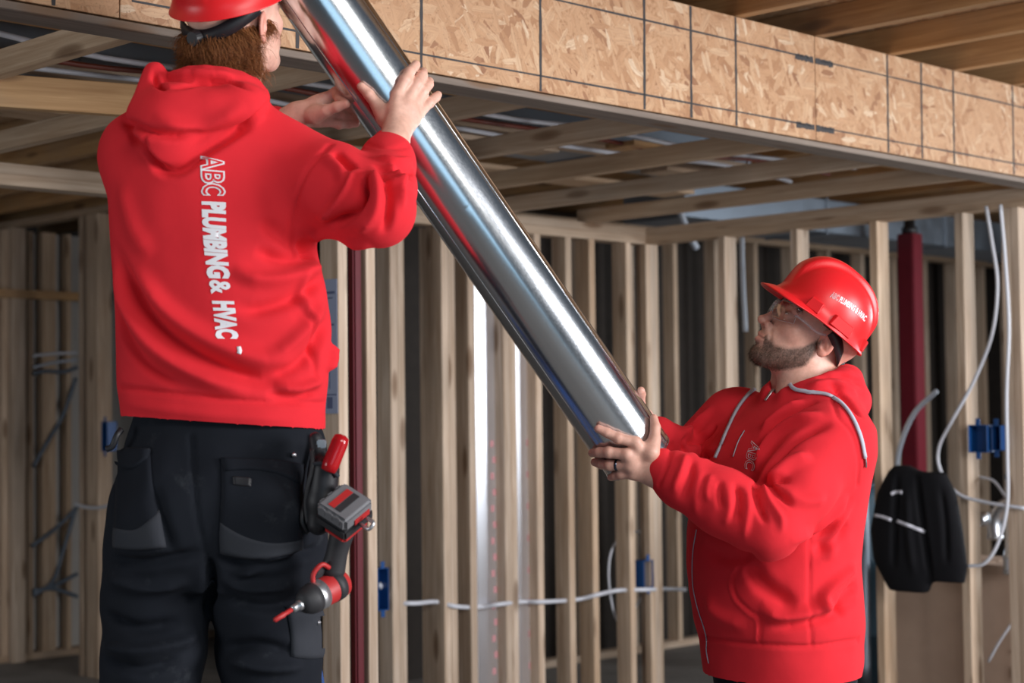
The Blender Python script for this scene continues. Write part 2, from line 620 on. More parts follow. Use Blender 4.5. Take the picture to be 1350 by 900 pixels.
def ell(P, c, r, R=None):
    q = P - V3(c)
    if R is not None:
        q = q @ R
    r = np.asarray(r, dtype=np.float64)
    k0 = np.sqrt(((q / r) ** 2).sum(1)) + 1e-9
    k1 = np.sqrt(((q / (r * r)) ** 2).sum(1)) + 1e-9
    return k0 * (k0 - 1) / k1


def chain(P, pts, rads, k=0.0):
    d = None
    for i in range(len(pts) - 1):
        e = rcone(P, pts[i], pts[i + 1], rads[i], rads[i + 1])
        d = e if d is None else (smin(d, e, k) if k else np.minimum(d, e))
    return d


def loft(P, secs, pw=2.0):
    """elliptical loft up z. secs: (z, cx, cy, a, b, yaw) with a across, b along the yaw direction"""
    S = np.array(sorted(secs, key=lambda s: s[0]), dtype=np.float64)
    z = np.clip(P[:, 2], S[0, 0], S[-1, 0])
    # smooth interpolation (Catmull-Rom on a uniform resampling)
    zz = np.linspace(S[0, 0], S[-1, 0], 160)
    cols = []
    for j in range(1, 6):
        v = np.interp(zz, S[:, 0], S[:, j])
        for _ in range(6):
            v[1:-1] = 0.25 * v[:-2] + 0.5 * v[1:-1] + 0.25 * v[2:]
        cols.append(np.interp(z, zz, v))
    cx, cy, a, b, yaw = cols
    dx, dy = P[:, 0] - cx, P[:, 1] - cy
    c, s = np.cos(yaw), np.sin(yaw)
    f = dx * c + dy * s
    l = -dx * s + dy * c
    if pw == 2.0:
        k0 = np.sqrt((l / a) ** 2 + (f / b) ** 2) + 1e-9
        k1 = np.sqrt((l / (a * a)) ** 2 + (f / (b * b)) ** 2) + 1e-9
        d = k0 * (k0 - 1) / k1
    else:
        k0 = (np.abs(l / a) ** pw + np.abs(f / b) ** pw) ** (1 / pw)
        d = (k0 - 1) * np.minimum(a, b)
    dz = np.maximum(S[0, 0] - P[:, 2], P[:, 2] - S[-1, 0])
    return np.where(dz > 0, np.sqrt(np.maximum(d, 0) ** 2 + dz * dz), np.maximum(d, dz))


def sdf_mesh(f, lo, hi, h, B=5):
    """surface nets over a sparse grid; returns vertices, quads"""
    lo = np.asarray(lo, dtype=np.float64)
    nb = np.ceil((np.asarray(hi) - lo) / (h * B)).astype(int)
    n = nb * B + 1
    ax = [lo[i] + h * B * (np.arange(nb[i]) + 0.5) for i in range(3)]
    G = np.stack(np.meshgrid(*ax, indexing='ij'), -1).reshape(-1, 3)
    dc = f(G).reshape(nb)
    act = np.abs(dc) < h * B * 1.6
    # node values: coarse sign first
    rep = dc
    for i in range(3):
        rep = np.repeat(rep, B, axis=i)
    D = np.pad(rep, ((0, 1),) * 3, mode='edge')
    m = act
    for i in range(3):
        m = np.repeat(m, B, axis=i)
    mk = np.zeros(n, bool)
    for dx in (0, 1):
        for dy in (0, 1):
            for dz in (0, 1):
                mk[dx:dx + m.shape[0], dy:dy + m.shape[1], dz:dz + m.shape[2]] |= m
    idx = np.argwhere(mk)
    out = np.empty(len(idx))
    for i in range(0, len(idx), 200000):
        out[i:i + 200000] = f(lo + h * idx[i:i + 200000])
    D[mk] = out
    S = D < 0
    c = np.zeros(tuple(n - 1), np.int8)
    for dx in (0, 1):
        for dy in (0, 1):
            for dz in (0, 1):
                c += S[dx:n[0] - 1 + dx, dy:n[1] - 1 + dy, dz:n[2] - 1 + dz]
    cells = np.argwhere((c > 0) & (c < 8))
    cid = -np.ones(tuple(n - 1), np.int64)
    cid[tuple(cells.T)] = np.arange(len(cells))
    acc = np.zeros((len(cells), 3))
    cnt = np.zeros(len(cells))
    cor = [(i, j, k) for i in (0, 1) for j in (0, 1) for k in (0, 1)]
    for a in cor:
        for axx in range(3):
            if a[axx]:
                continue
            b = list(a)
            b[axx] = 1
            va = D[tuple((cells + a).T)]
            vb = D[tuple((cells + b).T)]
            x = (va < 0) != (vb < 0)
            t = np.where(x, va / np.where(x, va - vb, 1), 0)
            p = np.array(a, float)[None] + np.zeros((len(cells), 3))
            p[:, axx] += t
            acc += p * x[:, None]
            cnt += x
    verts = lo + h * (cells + acc / cnt[:, None])
    quads = []
    for axx in range(3):
        o1, o2 = [(1, 2), (2, 0), (0, 1)][axx]
        sl0 = [slice(None)] * 3
        sl1 = [slice(None)] * 3
        sl0[axx] = slice(0, -1)
        sl1[axx] = slice(1, None)
        s0, s1 = S[tuple(sl0)], S[tuple(sl1)]
        e = np.argwhere(s0 != s1)
        e = e[(e[:, o1] > 0) & (e[:, o2] > 0) & (e[:, o1] < n[o1] - 1) & (e[:, o2] < n[o2] - 1)]
        fl = s0[tuple(e.T)]
        q = []
        for d1, d2 in ((-1, -1), (0, -1), (0, 0), (-1, 0)):
            k = e.copy()
            k[:, o1] += d1
            k[:, o2] += d2
            q.append(cid[tuple(k.T)])
        q = np.stack(q, 1)
        q[~fl] = q[~fl][:, ::-1]
        quads.append(q)
    quads = np.concatenate(quads)
    quads = quads[(quads >= 0).all(1)]
    return verts, quads


def np_mesh(name, V, Q, smooth=True):
    me = bpy.data.meshes.new(name)
    me.vertices.add(len(V))
    me.vertices.foreach_set('co', np.asarray(V, np.float32).ravel())
    k = Q.shape[1]
    me.loops.add(len(Q) * k)
    me.loops.foreach_set('vertex_index', np.asarray(Q, np.int32).ravel())
    me.polygons.add(len(Q))
    me.polygons.foreach_set('loop_start', np.arange(0, len(Q) * k, k, dtype=np.int32))
    me.polygons.foreach_set('loop_total', np.full(len(Q), k, np.int32))
    me.update(calc_edges=True)
    me.validate()
    if smooth:
        me.shade_smooth()
    return me


def v_normals(V, Q):
    n = np.cross(V[Q[:, 2]] - V[Q[:, 0]], V[Q[:, 3]] - V[Q[:, 1]])
    N = np.zeros_like(V)
    for i in range(4):
        for j in range(3):
            N[:, j] += np.bincount(Q[:, i], n[:, j], len(V))
    return N / (np.linalg.norm(N, axis=1, keepdims=True) + 1e-12)


def laplace(V, Q, it=2, lam=0.5, mask=None):
    E = np.concatenate([Q[:, [0, 1]], Q[:, [1, 2]], Q[:, [2, 3]], Q[:, [3, 0]]])
    deg = np.bincount(E[:, 0], minlength=len(V)) + np.bincount(E[:, 1], minlength=len(V))
    for _ in range(it):
        A = np.zeros_like(V)
        for j in range(3):
            A[:, j] = np.bincount(E[:, 0], V[E[:, 1], j], len(V)) + np.bincount(E[:, 1], V[E[:, 0], j], len(V))
        d = A / np.maximum(deg, 1)[:, None] - V
        if mask is not None:
            d *= mask[:, None]
        V = V + lam * d
    return V


def seg_dist(P, pts):
    """distance to a polyline and position along it (0..1)"""
    best = np.full(len(P), 1e9)
    par = np.zeros(len(P))
    L = [0.0]
    for i in range(len(pts) - 1):
        L.append(L[-1] + float(np.linalg.norm(V3(pts[i + 1]) - V3(pts[i]))))
    for i in range(len(pts) - 1):
        a, b = V3(pts[i]), V3(pts[i + 1])
        ab = b - a
        t = np.clip((P - a) @ ab / max(ab @ ab, 1e-12), 0, 1)
        d = np.linalg.norm(P - a - t[:, None] * ab, axis=1)
        m = d < best
        best[m] = d[m]
        par[m] = (L[i] + t[m] * (L[i + 1] - L[i])) / L[-1]
    return best, par


def cast(bvh, px, py, fallback=None):
    d = ray(px, py).normalized()
    h = bvh.ray_cast(CAM, d)
    if h[0] is None:
        return None
    return h[0]


def on_surface(V, Q, pixpts, sub=5):
    """pixel polyline dropped onto the mesh: real points on the cloth"""
    bvh = BVHTree.FromPolygons(V.tolist(), Q.tolist())
    out = []
    P = spline([Vector((x, y, 0)) for x, y in pixpts], sub)
    for p in P:
        h = cast(bvh, p.x, p.y)
        if h is not None:
            out.append(h)
    return out, bvh


def folds(V, Q, lst):
    """press folds (+) and creases (-) into cloth along lines: (pixel points, height mm, half-width mm[, profile])"""
    N = v_normals(V, Q)
    bvh = BVHTree.FromPolygons(V.tolist(), Q.tolist())
    disp = np.zeros(len(V))
    for it in lst:
        pp, amp, wid = it[:3]
        pts = []
        for p in spline([Vector((x, y, 0)) for x, y in pp], 5):
            h = cast(bvh, p.x, p.y)
            if h is not None:
                pts.append(h)
        if len(pts) < 2:
            continue
        d, t = seg_dist(V, pts)
        w = wid / 1000
        if len(it) > 3 and it[3] == 'seam':
            g = np.exp(-(d / w) ** 2)
        else:
            taper = np.clip(np.sin(np.pi * np.clip(t, 0.0, 1)) * 1.6 + 0.05, 0, 1)
            x = d / w
            g = (np.exp(-x * x) * 1.25 - 0.25 * np.exp(-(x / 2.2) ** 2)) * taper
        disp += (amp if len(it) > 3 else amp * 2.3) / 1000 * g
    return V + N * disp[:, None]


def vnoise(P, scale, seed=0):
    """cheap smooth value noise"""
    rs = np.random.RandomState(seed)
    tab = rs.rand(4096)
    q = P * scale
    i = np.floor(q).astype(int)
    f = q - i
    f = f * f * (3 - 2 * f)
    out = np.zeros(len(P))
    for dx in (0, 1):
        for dy in (0, 1):
            for dz in (0, 1):
                h = ((i[:, 0] + dx) * 73856093 ^ (i[:, 1] + dy) * 19349663 ^ (i[:, 2] + dz) * 83492791) & 4095
                w = (f[:, 0] if dx else 1 - f[:, 0]) * (f[:, 1] if dy else 1 - f[:, 1]) * (f[:, 2] if dz else 1 - f[:, 2])
                out += tab[h] * w
    return out * 2 - 1


def psec(py, xl, xr, depth, yaw, ratio, pw=0):
    """loft section whose outline spans the pixels xl..xr at row py; ratio = depth half-axis / width half-axis"""
    p = PD((xl + xr) / 2, py, depth)
    w = (xr - xl) / 2 / F * depth
    c, s = math.cos(yaw), math.sin(yaw)
    # extents along world x: a across (direction (-s, c)), b along (c, s)
    a = w / math.sqrt(s * s + (ratio * c) ** 2)
    return (p.z, p.x, p.y, a, a * ratio, yaw)

# ------------------------------------------------------------------ cloth and skin materials
def fabric(name, col, rough=0.9, weave=900, fade=0.12, bump=0.25, sheen=0.25, dust=None):
    m, nt, b = mat_new(name)
    t = NT(nt)
    v = t.coords((1, 1, 1))
    n = t.noise(v, 7, 4, 0.6)
    c = t.mix(n, tuple(x * (1 - fade) for x in col), tuple(min(1.0, x * (1 + fade)) for x in col))
    if dust:
        d = t.ramp(t.noise(v, 16, 5, 0.7), [(0.60, 0.0), (0.78, 0.22)])
        c = t.mix(d, c, dust)
    t.l(c, b.inputs['Base Color'])
    b.inputs['Roughness'].default_value = rough
    b.inputs['Sheen Weight'].default_value = sheen
    b.inputs['Sheen Roughness'].default_value = 0.6
    b.inputs['Sheen Tint'].default_value = tuple(min(1, x * 1.4 + 0.05) for x in col) + (1,)
    b.inputs['Specular IOR Level'].default_value = 0.2
    f = t.math('ADD', t.math('MULTIPLY', t.noise(v, weave, 2), 0.35), t.math('MULTIPLY', t.noise(v, 60, 3), 0.65))
    t.bump(f, bump, 0.0022, b)
    return m


M['red'] = fabric('red_fleece', (0.70, 0.023, 0.034))
M['red_rib'] = fabric('red_ribbing', (0.66, 0.023, 0.034))
M['trouser'] = fabric('black_canvas', (0.0075, 0.0095, 0.0145), 0.85, 1200, 0.3, 0.2, 0.05, (0.09, 0.10, 0.11))
M['patch'] = fabric('charcoal_patch', (0.034, 0.037, 0.045), 0.85, 1400, 0.2, 0.2, 0.05)
M['white_print'] = plain('white_print', (0.80, 0.80, 0.84), 0.6)
M['cord'] = plain('grey_cord', (0.44, 0.45, 0.52), 0.8, bump=(900, 0.3, 0.001))
M['zip'] = plain('zip_metal', (0.55, 0.55, 0.58), 0.35, 1.0)
M['shell'] = plain('red_hard_hat_shell', (0.74, 0.014, 0.018), 0.36, bump=(300, 0.03, 0.001))
M['strap'] = plain('black_strap', (0.010, 0.010, 0.013), 0.5)
M['ring'] = plain('dark_ring', (0.10, 0.12, 0.16), 0.2, 1.0)


def skin_mat(name, tint=(1, 1, 1)):
    m, nt, b = mat_new(name)
    t = NT(nt)
    at = t.n('ShaderNodeAttribute', attribute_name='col')
    v = t.coords((1, 1, 1))
    n = t.noise(v, 55, 4, 0.6)
    c = t.mix(1.0, at.outputs['Color'], t.ramp(n, [(0.3, (0.86, 0.80, 0.78)), (0.7, (1.08, 1.06, 1.05))]), 'MULTIPLY')
    t.l(c, b.inputs['Base Color'])
    b.inputs['Roughness'].default_value = 0.48
    b.inputs['Subsurface Weight'].default_value = 0.12
    b.inputs['Subsurface Radius'].default_value = (0.012, 0.005, 0.003)
    b.inputs['Subsurface Scale'].default_value = 0.6
    t.bump(t.math('ADD', t.noise(v, 420, 3), t.math('MULTIPLY', n, 0.6)), 0.22, 0.0012, b)
    return m


M['skin'] = skin_mat('skin')
M['eye'] = plain('eye_white', (0.75, 0.72, 0.70), 0.15)
M['iris'] = plain('iris', (0.05, 0.035, 0.02), 0.1)
M['nail'] = plain('nail', (0.72, 0.45, 0.40), 0.3)


def hair_mat(name, c0, c1):
    m, nt, b = mat_new(name)
    t = NT(nt)
    at = t.n('ShaderNodeAttribute', attribute_name='col')
    c = t.mix(at.outputs['Fac'], c0, c1)
    t.l(c, b.inputs['Base Color'])
    b.inputs['Roughness'].default_value = 0.45
    b.inputs['Specular IOR Level'].default_value = 0.3
    return m


M['hair'] = hair_mat('auburn_hair', (0.11, 0.036, 0.012), (0.46, 0.19, 0.07))
M['beard'] = hair_mat('brown_beard', (0.045, 0.026, 0.017), (0.16, 0.10, 0.065))


def set_col(me, cols):
    at = me.color_attributes.new('col', 'FLOAT_COLOR', 'POINT')
    a = np.ones((len(cols), 4), np.float32)
    a[:, :3] = cols
    at.data.foreach_set('color', a.ravel())


def person_root(name, base, label):
    return tag(empty(name, base), label, 'person')


def add_np(name, V, Q, mat, parent, owner=None, smooth=True):
    """mesh from world coordinates under parent (owner = the unrotated root holding the offset)"""
    org = np.array(owner.location if owner is not None else parent.location)
    me = np_mesh(name, V - org, Q, smooth)
    o = link(name, me, mat, parent)
    return o


def add_me(name, me, mat, parent, owner):
    """mesh built in world coordinates -> child"""
    me.transform(Matrix.Translation(-Vector(owner.location)))
    return link(name, me, mat, parent)


# ------------------------------------------------------------------ the pipe both men hold
PIPE_A, PIPE_B, PIPE_R = PD(431, 10, 3.54), PD(842, 604, 3.81), 0.0787
PIPE_T = (PIPE_B - PIPE_A).normalized()
PIPE_A0 = PIPE_A - PIPE_T * 0.22


def on_pipe(px, py, off):
    """point of the pipe's skin (lifted by off) under a pixel; beside the pipe: the outline point swung to the pixel"""
    d = ray(px, py).normalized()
    w = CAM - PIPE_A
    dp = d - PIPE_T * d.dot(PIPE_T)
    wp = w - PIPE_T * w.dot(PIPE_T)
    A, B, Cc = dp.dot(dp), 2 * dp.dot(wp), wp.dot(wp) - (PIPE_R + off) ** 2
    disc = B * B - 4 * A * Cc
    t = (-B - math.sqrt(max(disc, 0))) / (2 * A)
    return CAM + d * t


def off_pipe(p, off):
    """push a point out to at least off above the pipe's skin"""
    p = Vector(p)
    w = p - PIPE_A
    ax = PIPE_A + PIPE_T * w.dot(PIPE_T)
    r = p - ax
    return ax + r.normalized() * max(r.length, PIPE_R + off)


def hand(wrist, elbow, fingers, thumb, fr=0.0100, palm_up=None, h=0.0022, wr=0.027):
    """wrist/elbow points; fingers: 4 chains [mcp, pip, dip/tip]; thumb: [cmc, mcp, ip, tip]. -> V, Q"""
    scl = [1.0, 1.04, 0.98, 0.86]

    def f(P):
        d = None
        mc = [V3(c[0]) for c in fingers]
        w = V3(wrist)
        el = V3(elbow)
        fore = (el - w) / np.linalg.norm(el - w)
        for i in range(4):
            side = (mc[i] - mc.copy()[1]) * 0.35 if i != 1 else np.zeros(3)
            e = rcone(P, w + side * 0.8, mc[i], 0.0180, 0.0138 * scl[i])
            d = e if d is None else smin(d, e, 0.010)
        for i in range(3):
            d = smin(d, rcone(P, (mc[i] * 0.75 + w * 0.25), (mc[i + 1] * 0.75 + w * 0.25), 0.012, 0.012), 0.012)
        th = [V3(p) for p in thumb]
        d = smin(d, rcone(P, w, th[0], 0.018, 0.017), 0.012)
        d = smin(d, rcone(P, th[0], th[1], 0.0165, 0.0125), 0.010)
        d = smin(d, rcone(P, th[0] * 0.4 + th[1] * 0.6, mc[0] * 0.6 + w * 0.4, 0.010, 0.010), 0.014)
        for i, c in enumerate(fingers):
            r = fr * scl[i]
            rr = [r * 1.16, r * 1.10, r * 0.98, r * 0.86][:len(c)]
            ch = chain(P, c, rr, 0.003)
            # knuckle swell
            ch = smin(ch, np.linalg.norm(P - V3(c[1]), axis=1) - r * 1.16, 0.004)
            d = smin(d, ch, 0.0045)
        d = smin(d, chain(P, th[1:], [0.0122, 0.0112, 0.0088], 0.003), 0.005)
        d = smin(d, rcone(P, w, w + fore * 0.03, 0.024, wr), 0.016)
        d = smin(d, rcone(P, w + fore * 0.03, w + fore * 0.13, wr, wr * 1.25), 0.02)
        return d
    allp = np.array([V3(p) for c in fingers for p in c] + [V3(p) for p in thumb] + [V3(wrist)])
    el = V3(elbow)
    w = V3(wrist)
    allp = np.concatenate([allp, [w + (el - w) / np.linalg.norm(el - w) * 0.1]])
    V, Q = sdf_mesh(f, allp.min(0) - 0.045, allp.max(0) + 0.045, h)
    return V, Q


SKIN = np.array([0.66, 0.36, 0.26])


def hand_cols(V, fingers, thumb, base):
    c = np.tile(base, (len(V), 1))
    for ch in list(fingers) + [thumb[1:]]:
        for k, p in enumerate(ch[1:]):
            d = np.linalg.norm(V - V3(p), axis=1)
            w = np.exp(-(d / 0.010) ** 2)[:, None] * (0.55 if k < len(ch) - 2 else 0.6)
            c = c * (1 - w) + w * base * np.array([1.04, 0.78, 0.76])
    return c


# ------------------------------------------------------------------ head
def head_frame(fwd, up_hint=(0, 0, 1), roll=0.0):
    f = Vector(fwd).normalized()
    l = Vector(up_hint).cross(f).normalized()
    u = f.cross(l)
    l2 = l * math.cos(roll) + u * math.sin(roll)
    u2 = u * math.cos(roll) - l * math.sin(roll)
    return np.array([[f.x, l2.x, u2.x], [f.y, l2.y, u2.y], [f.z, l2.z, u2.z]])   # columns fwd, left, up


def head_sdf(P, nk=(-0.07, 0, -0.22)):
    p = P.copy()
    ya = np.abs(p[:, 1])
    S = np.stack([p[:, 0], ya, p[:, 2]], 1)     # mirrored coordinates
    d = ell(S, (-0.014, 0, 0.040), (0.100, 0.0775, 0.092))
    d = smin(d, ell(S, (0.030, 0, -0.020), (0.063, 0.060, 0.085)), 0.03)
    d = smin(d, ell(S, (0.036, 0, -0.072), (0.050, 0.047, 0.042)), 0.025)
    d = smin(d, rcone(S, (-0.004, 0.050, -0.050), (0.060, 0.020, -0.104), 0.019, 0.016), 0.022)
    d = smin(d, ell(S, (0.078, 0, -0.103), (0.019, 0.024, 0.019)), 0.018)
    d = smin(d, ell(S, (0.050, 0.045, -0.022), (0.026, 0.020, 0.020)), 0.022)
    d = smin(d, rcone(S, (0.076, 0.038, 0.028), (0.089, 0.008, 0.024), 0.011, 0.010), 0.014)
    # forehead
    d = smin(d, ell(S, (0.045, 0, 0.055), (0.048, 0.060, 0.05)), 0.02)
    # eye sockets
    d = smax(d, -ell(S, (0.097, 0.033, 0.005), (0.016, 0.019, 0.013)), 0.012)
    d = smin(d, ell(S, (0.0735, 0.0315, 0.005), (0.0150, 0.0160, 0.0135)), 0.004)
    # lids: crease and slit
    d = smax(d, -rcone(S, (0.0885, 0.020, 0.006), (0.085, 0.043, 0.0055), 0.0022, 0.0020), 0.002)
    d = smin(d, rcone(S, (0.0885, 0.022, 0.0105), (0.084, 0.044, 0.009), 0.003, 0.0026), 0.004)
    # nose
    d = smin(d, rcone(S, (0.088, 0, 0.018), (0.107, 0, -0.022), 0.0085, 0.0095), 0.010)
    d = smin(d, ell(S, (0.1150, 0, -0.034), (0.0120, 0.0120, 0.0105)), 0.008)
    d = smin(d, ell(S, (0.100, 0.0135, -0.038), (0.011, 0.008, 0.0088)), 0.005)
    d = smax(d, -ell(S, (0.107, 0.0075, -0.0468), (0.006, 0.0042, 0.005)), 0.003)
    # muzzle and lips
    d = smin(d, ell(S, (0.075, 0, -0.062), (0.027, 0.033, 0.026)), 0.016)
    d = smin(d, rcone(S, (0.1015, 0.0, -0.0625), (0.089, 0.024, -0.0690), 0.0062, 0.0035), 0.005)
    d = smin(d, rcone(S, (0.0995, 0.0, -0.0765), (0.089, 0.021, -0.0730), 0.0070, 0.0036), 0.005)
    d = smax(d, -rcone(S, (0.107, 0.0, -0.0695), (0.092, 0.026, -0.0713), 0.0016, 0.0016), 0.003)
    # smile fold
    d = smax(d, -rcone(S, (0.098, 0.021, -0.034), (0.084, 0.034, -0.064), 0.0022, 0.002), 0.007)
    # neck
    d = smin(d, rcone(S, (-0.030, 0, -0.045), nk, 0.058, 0.066), 0.03)
    d = smin(d, rcone(S, (-0.005, 0.03, -0.07), (nk[0] + 0.045, 0.03, nk[2]), 0.025, 0.025), 0.03)
    # ear
    q = S - np.array([-0.014, 0.0800, -0.004])
    a = math.radians(-14)
    ca, sa = math.cos(a), math.sin(a)
    ex = q[:, 0] * ca + q[:, 2] * sa
    ez = -q[:, 0] * sa + q[:, 2] * ca
    ey = q[:, 1] + ex * 0.45
    E = np.stack([ex, ey, ez], 1)
    e = ell(E, (0, 0.004, 0), (0.0175, 0.0065, 0.031))
    e = smax(e, -ell(E, (0.002, 0.0120, -0.002), (0.0105, 0.0095, 0.020)), 0.003)
    e = smin(e, ell(E, (0.004, 0.0055, -0.026), (0.009, 0.0055, 0.0085)), 0.004)
    e = smin(e, rcone(E, (0.0015, 0.004, 0.012), (-0.004, 0.005, -0.014), 0.003, 0.003), 0.003)
    e = smin(e, ell(E, (0.013, 0.004, -0.004), (0.004, 0.004, 0.006)), 0.004)
    d = smin(d, e, 0.006)
    return d


def make_head(org, R, nk, h=0.0022):
    V, Q = sdf_mesh(lambda P: head_sdf(P, nk), (-0.16, -0.11, -0.20), (0.145, 0.11, 0.148), h)
    V = laplace(V, Q, 1, 0.4)
    return V, Q, V @ R.T + V3(org)


def face_cols(L, base, beard=False, brow=(0.10, 0.05, 0.03)):
    c = np.tile(base, (len(L), 1))

    def blend(w, col):
        nonlocal c
        w = np.clip(w, 0, 1)[:, None]
        c = c * (1 - w) + w * np.array(col)
    S = np.stack([L[:, 0], np.abs(L[:, 1]), L[:, 2]], 1)

    def g(p, r):
        return np.exp(-(((S - np.array(p)) / np.array(r)) ** 2).sum(1))
    blend(g((0.114, 0, -0.034), (0.018, 0.018, 0.018)) * 0.55, base * np.array([1.02, 0.66, 0.64]))
    blend(g((0.062, 0.048, -0.028), (0.03, 0.025, 0.022)) * 0.45, base * np.array([1.02, 0.74, 0.72]))
    blend(np.clip((S[:, 1] - 0.074) / 0.006, 0, 1) * (np.abs(S[:, 0] + 0.014) < 0.04) * 0.6, base * np.array([1.0, 0.58, 0.56]))
    blend((g((0.100, 0, -0.063), (0.012, 0.024, 0.006)) + g((0.098, 0, -0.076), (0.012, 0.022, 0.006))) * 0.75, base * np.array([0.85, 0.50, 0.50]))
    blend(g((0.086, 0.032, 0.0065), (0.01, 0.015, 0.003)) * 0.9, np.array([0.06, 0.03, 0.02]))
    n = 0.5 + 0.5 * vnoise(L, 420, 3)
    d, _ = seg_dist(S, [(0.096, 0.012, 0.026), (0.086, 0.034, 0.032), (0.070, 0.050, 0.026)])
    blend(np.exp(-(d / 0.0055) ** 2) * (0.45 + 0.5 * n), brow)
    if beard:
        w = beard_mask(L)
        blend(w * (0.62 + 0.35 * n), np.array([0.085, 0.052, 0.038]))
    return c


def beard_mask(L):
    S = np.stack([L[:, 0], np.abs(L[:, 1]), L[:, 2]], 1)
    # upper border: sideburn -> cheek -> moustache; lower border: under the jaw
    xb = np.array([-0.02, 0.0, 0.02, 0.045, 0.07, 0.085, 0.10, 0.12])
    zb = np.array([0.006, 0.002, -0.034, -0.054, -0.064, -0.057, -0.051, -0.050])
    top = np.interp(S[:, 0], xb, zb)
    w = np.clip((top - S[:, 2]) / 0.012, 0, 1)
    xl = np.array([-0.03, 0.0, 0.03, 0.06, 0.09])
    zl = np.array([-0.050, -0.086, -0.118, -0.132, -0.14])
    w *= np.clip((S[:, 2] - np.interp(S[:, 0], xl, zl)) / 0.012, 0, 1)
    w *= np.clip((S[:, 0] + 0.012) / 0.010, 0, 1)
    lips = np.exp(-(((S[:, 2] + 0.070) / 0.0105) ** 2)) * (S[:, 1] < 0.024) * (S[:, 0] > 0.085)
    w *= 1 - np.clip(lips * 1.6, 0, 1)
    bare = np.exp(-(((S[:, 0] - 0.093) / 0.012) ** 2 + ((S[:, 1] - 0.018) / 0.008) ** 2 + ((S[:, 2] + 0.084) / 0.007) ** 2))
    return np.clip(w - bare * 0.5, 0, 1)


def strands(name, roots, dirs, lens, rad, mat, parent, owner, curl=0.0, seg=3, grav=0.0, seed=1):
    """many thin tapered hairs as one mesh (world coordinates)"""
    rs = np.random.RandomState(seed)
    n = len(roots)
    side = np.cross(dirs, rs.randn(n, 3))
    side /= np.linalg.norm(side, axis=1, keepdims=True) + 1e-9
    s2 = np.cross(dirs, side)
    ph = rs.rand(n) * 6.28
    rings = []
    for k in range(seg + 1):
        t = k / seg
        c = roots + dirs * (lens * t)[:, None]
        c = c + (side * np.sin(ph + t * 5.0)[:, None] + s2 * np.cos(ph + t * 5.0)[:, None]) * (curl * lens * t)[:, None]
        c[:, 2] -= grav * lens * t * t
        r = rad * (1 - 0.8 * t)
        ring = []
        for j in range(3):
            a = 2 * math.pi * j / 3
            ring.append(c + side * (r * math.cos(a)) + s2 * (r * math.sin(a)))
        rings.append(ring)
    V = np.stack([p for ring in rings for p in ring], 1).reshape(-1, 3)     # n, (seg+1)*3
    base = (np.arange(n) * (seg + 1) * 3)[:, None]
    q = []
    for k in range(seg):
        for j in range(3):
            j2 = (j + 1) % 3
            q.append(np.concatenate([base + k * 3 + j, base + k * 3 + j2, base + (k + 1) * 3 + j2, base + (k + 1) * 3 + j], 1))
    Qd = np.concatenate(q)
    me = np_mesh(name, V - np.array(owner.location), Qd)
    col = np.repeat(rs.rand(n), (seg + 1) * 3)
    set_col(me, np.stack([col] * 3, 1))
    o = link(name, me, mat, parent)
    o['kind'] = 'stuff'
    return o


# ------------------------------------------------------------------ lettering laid onto a surface
def text_uv(body, shear=0.0, offset=0.0):
    cu = bpy.data.curves.new('lettering', 'FONT')
    cu.body = body
    cu.size = 1.0
    cu.shear = shear
    cu.offset = offset
    cu.resolution_u = 3
    ob = bpy.data.objects.new('lettering', cu)
    C.objects.link(ob)
    dg = bpy.context.evaluated_depsgraph_get()
    me = bpy.data.meshes.new_from_object(ob.evaluated_get(dg))
    bpy.data.objects.remove(ob)
    bm = bmesh.new()
    bm.from_mesh(me)
    bpy.data.meshes.remove(me)
    bmesh.ops.triangulate(bm, faces=list(bm.faces))
    for _ in range(3):
        ed = [e for e in bm.edges if e.calc_length() > 0.22]
        if not ed:
            break
        bmesh.ops.subdivide_edges(bm, edges=ed, cuts=1)
        bmesh.ops.triangulate(bm, faces=list(bm.faces))
    Vt = np.array([v.co[:] for v in bm.verts])
    Ft = np.array([[v.index for v in f.verts] for f in bm.faces])
    bm.free()
    return Vt[:, :2], Ft


def lay_text(name, body, base_px, top_px, bvh, mat, parent, owner, shear=0.0, offset=0.0, lift=0.0012, ext=None, u0=0.0, u1=1.0, pad=0.0):
    """letters on a surface: base_px / top_px are pixel polylines of the lower and upper edge of the line of text"""
    uv, Ft = text_uv(body, shear, offset)
    if ext is None:
        ext = (uv[:, 0].min(), uv[:, 0].max(), 0.0, 0.70)
    u = (uv[:, 0] - ext[0]) / (ext[1] - ext[0])
    v = (uv[:, 1] - ext[2]) / (ext[3] - ext[2])
    u = u0 + (u1 - u0) * u
    bs = np.array([p[:2] for p in spline([Vector((x, y, 0)) for x, y in base_px], 10)])
    ts = np.array([p[:2] for p in spline([Vector((x, y, 0)) for x, y in top_px], 10)])
    tt = np.linspace(0, 1, len(bs))
    t2 = np.linspace(0, 1, len(ts))
    px = np.interp(u, tt, bs[:, 0]) * (1 - v) + np.interp(u, t2, ts[:, 0]) * v
    py = np.interp(u, tt, bs[:, 1]) * (1 - v) + np.interp(u, t2, ts[:, 1]) * v
    P = []
    for x, y in zip(px, py):
        hh = bvh.ray_cast(CAM, ray(x, y).normalized())
        if hh[0] is None:
            P.append(None)
        else:
            P.append(hh[0] + hh[1] * lift)
    ok = [i for i, p in enumerate(P) if p is not None]
    org = Vector(owner.location)
    V = [(p if p is not None else P[ok[0]]) - org for p in P]
    Fc = [f for f in Ft.tolist() if all(P[i] is not None for i in f)]
    me = mesh_from(name, V, Fc, True)
    return link(name, me, mat, parent), ext


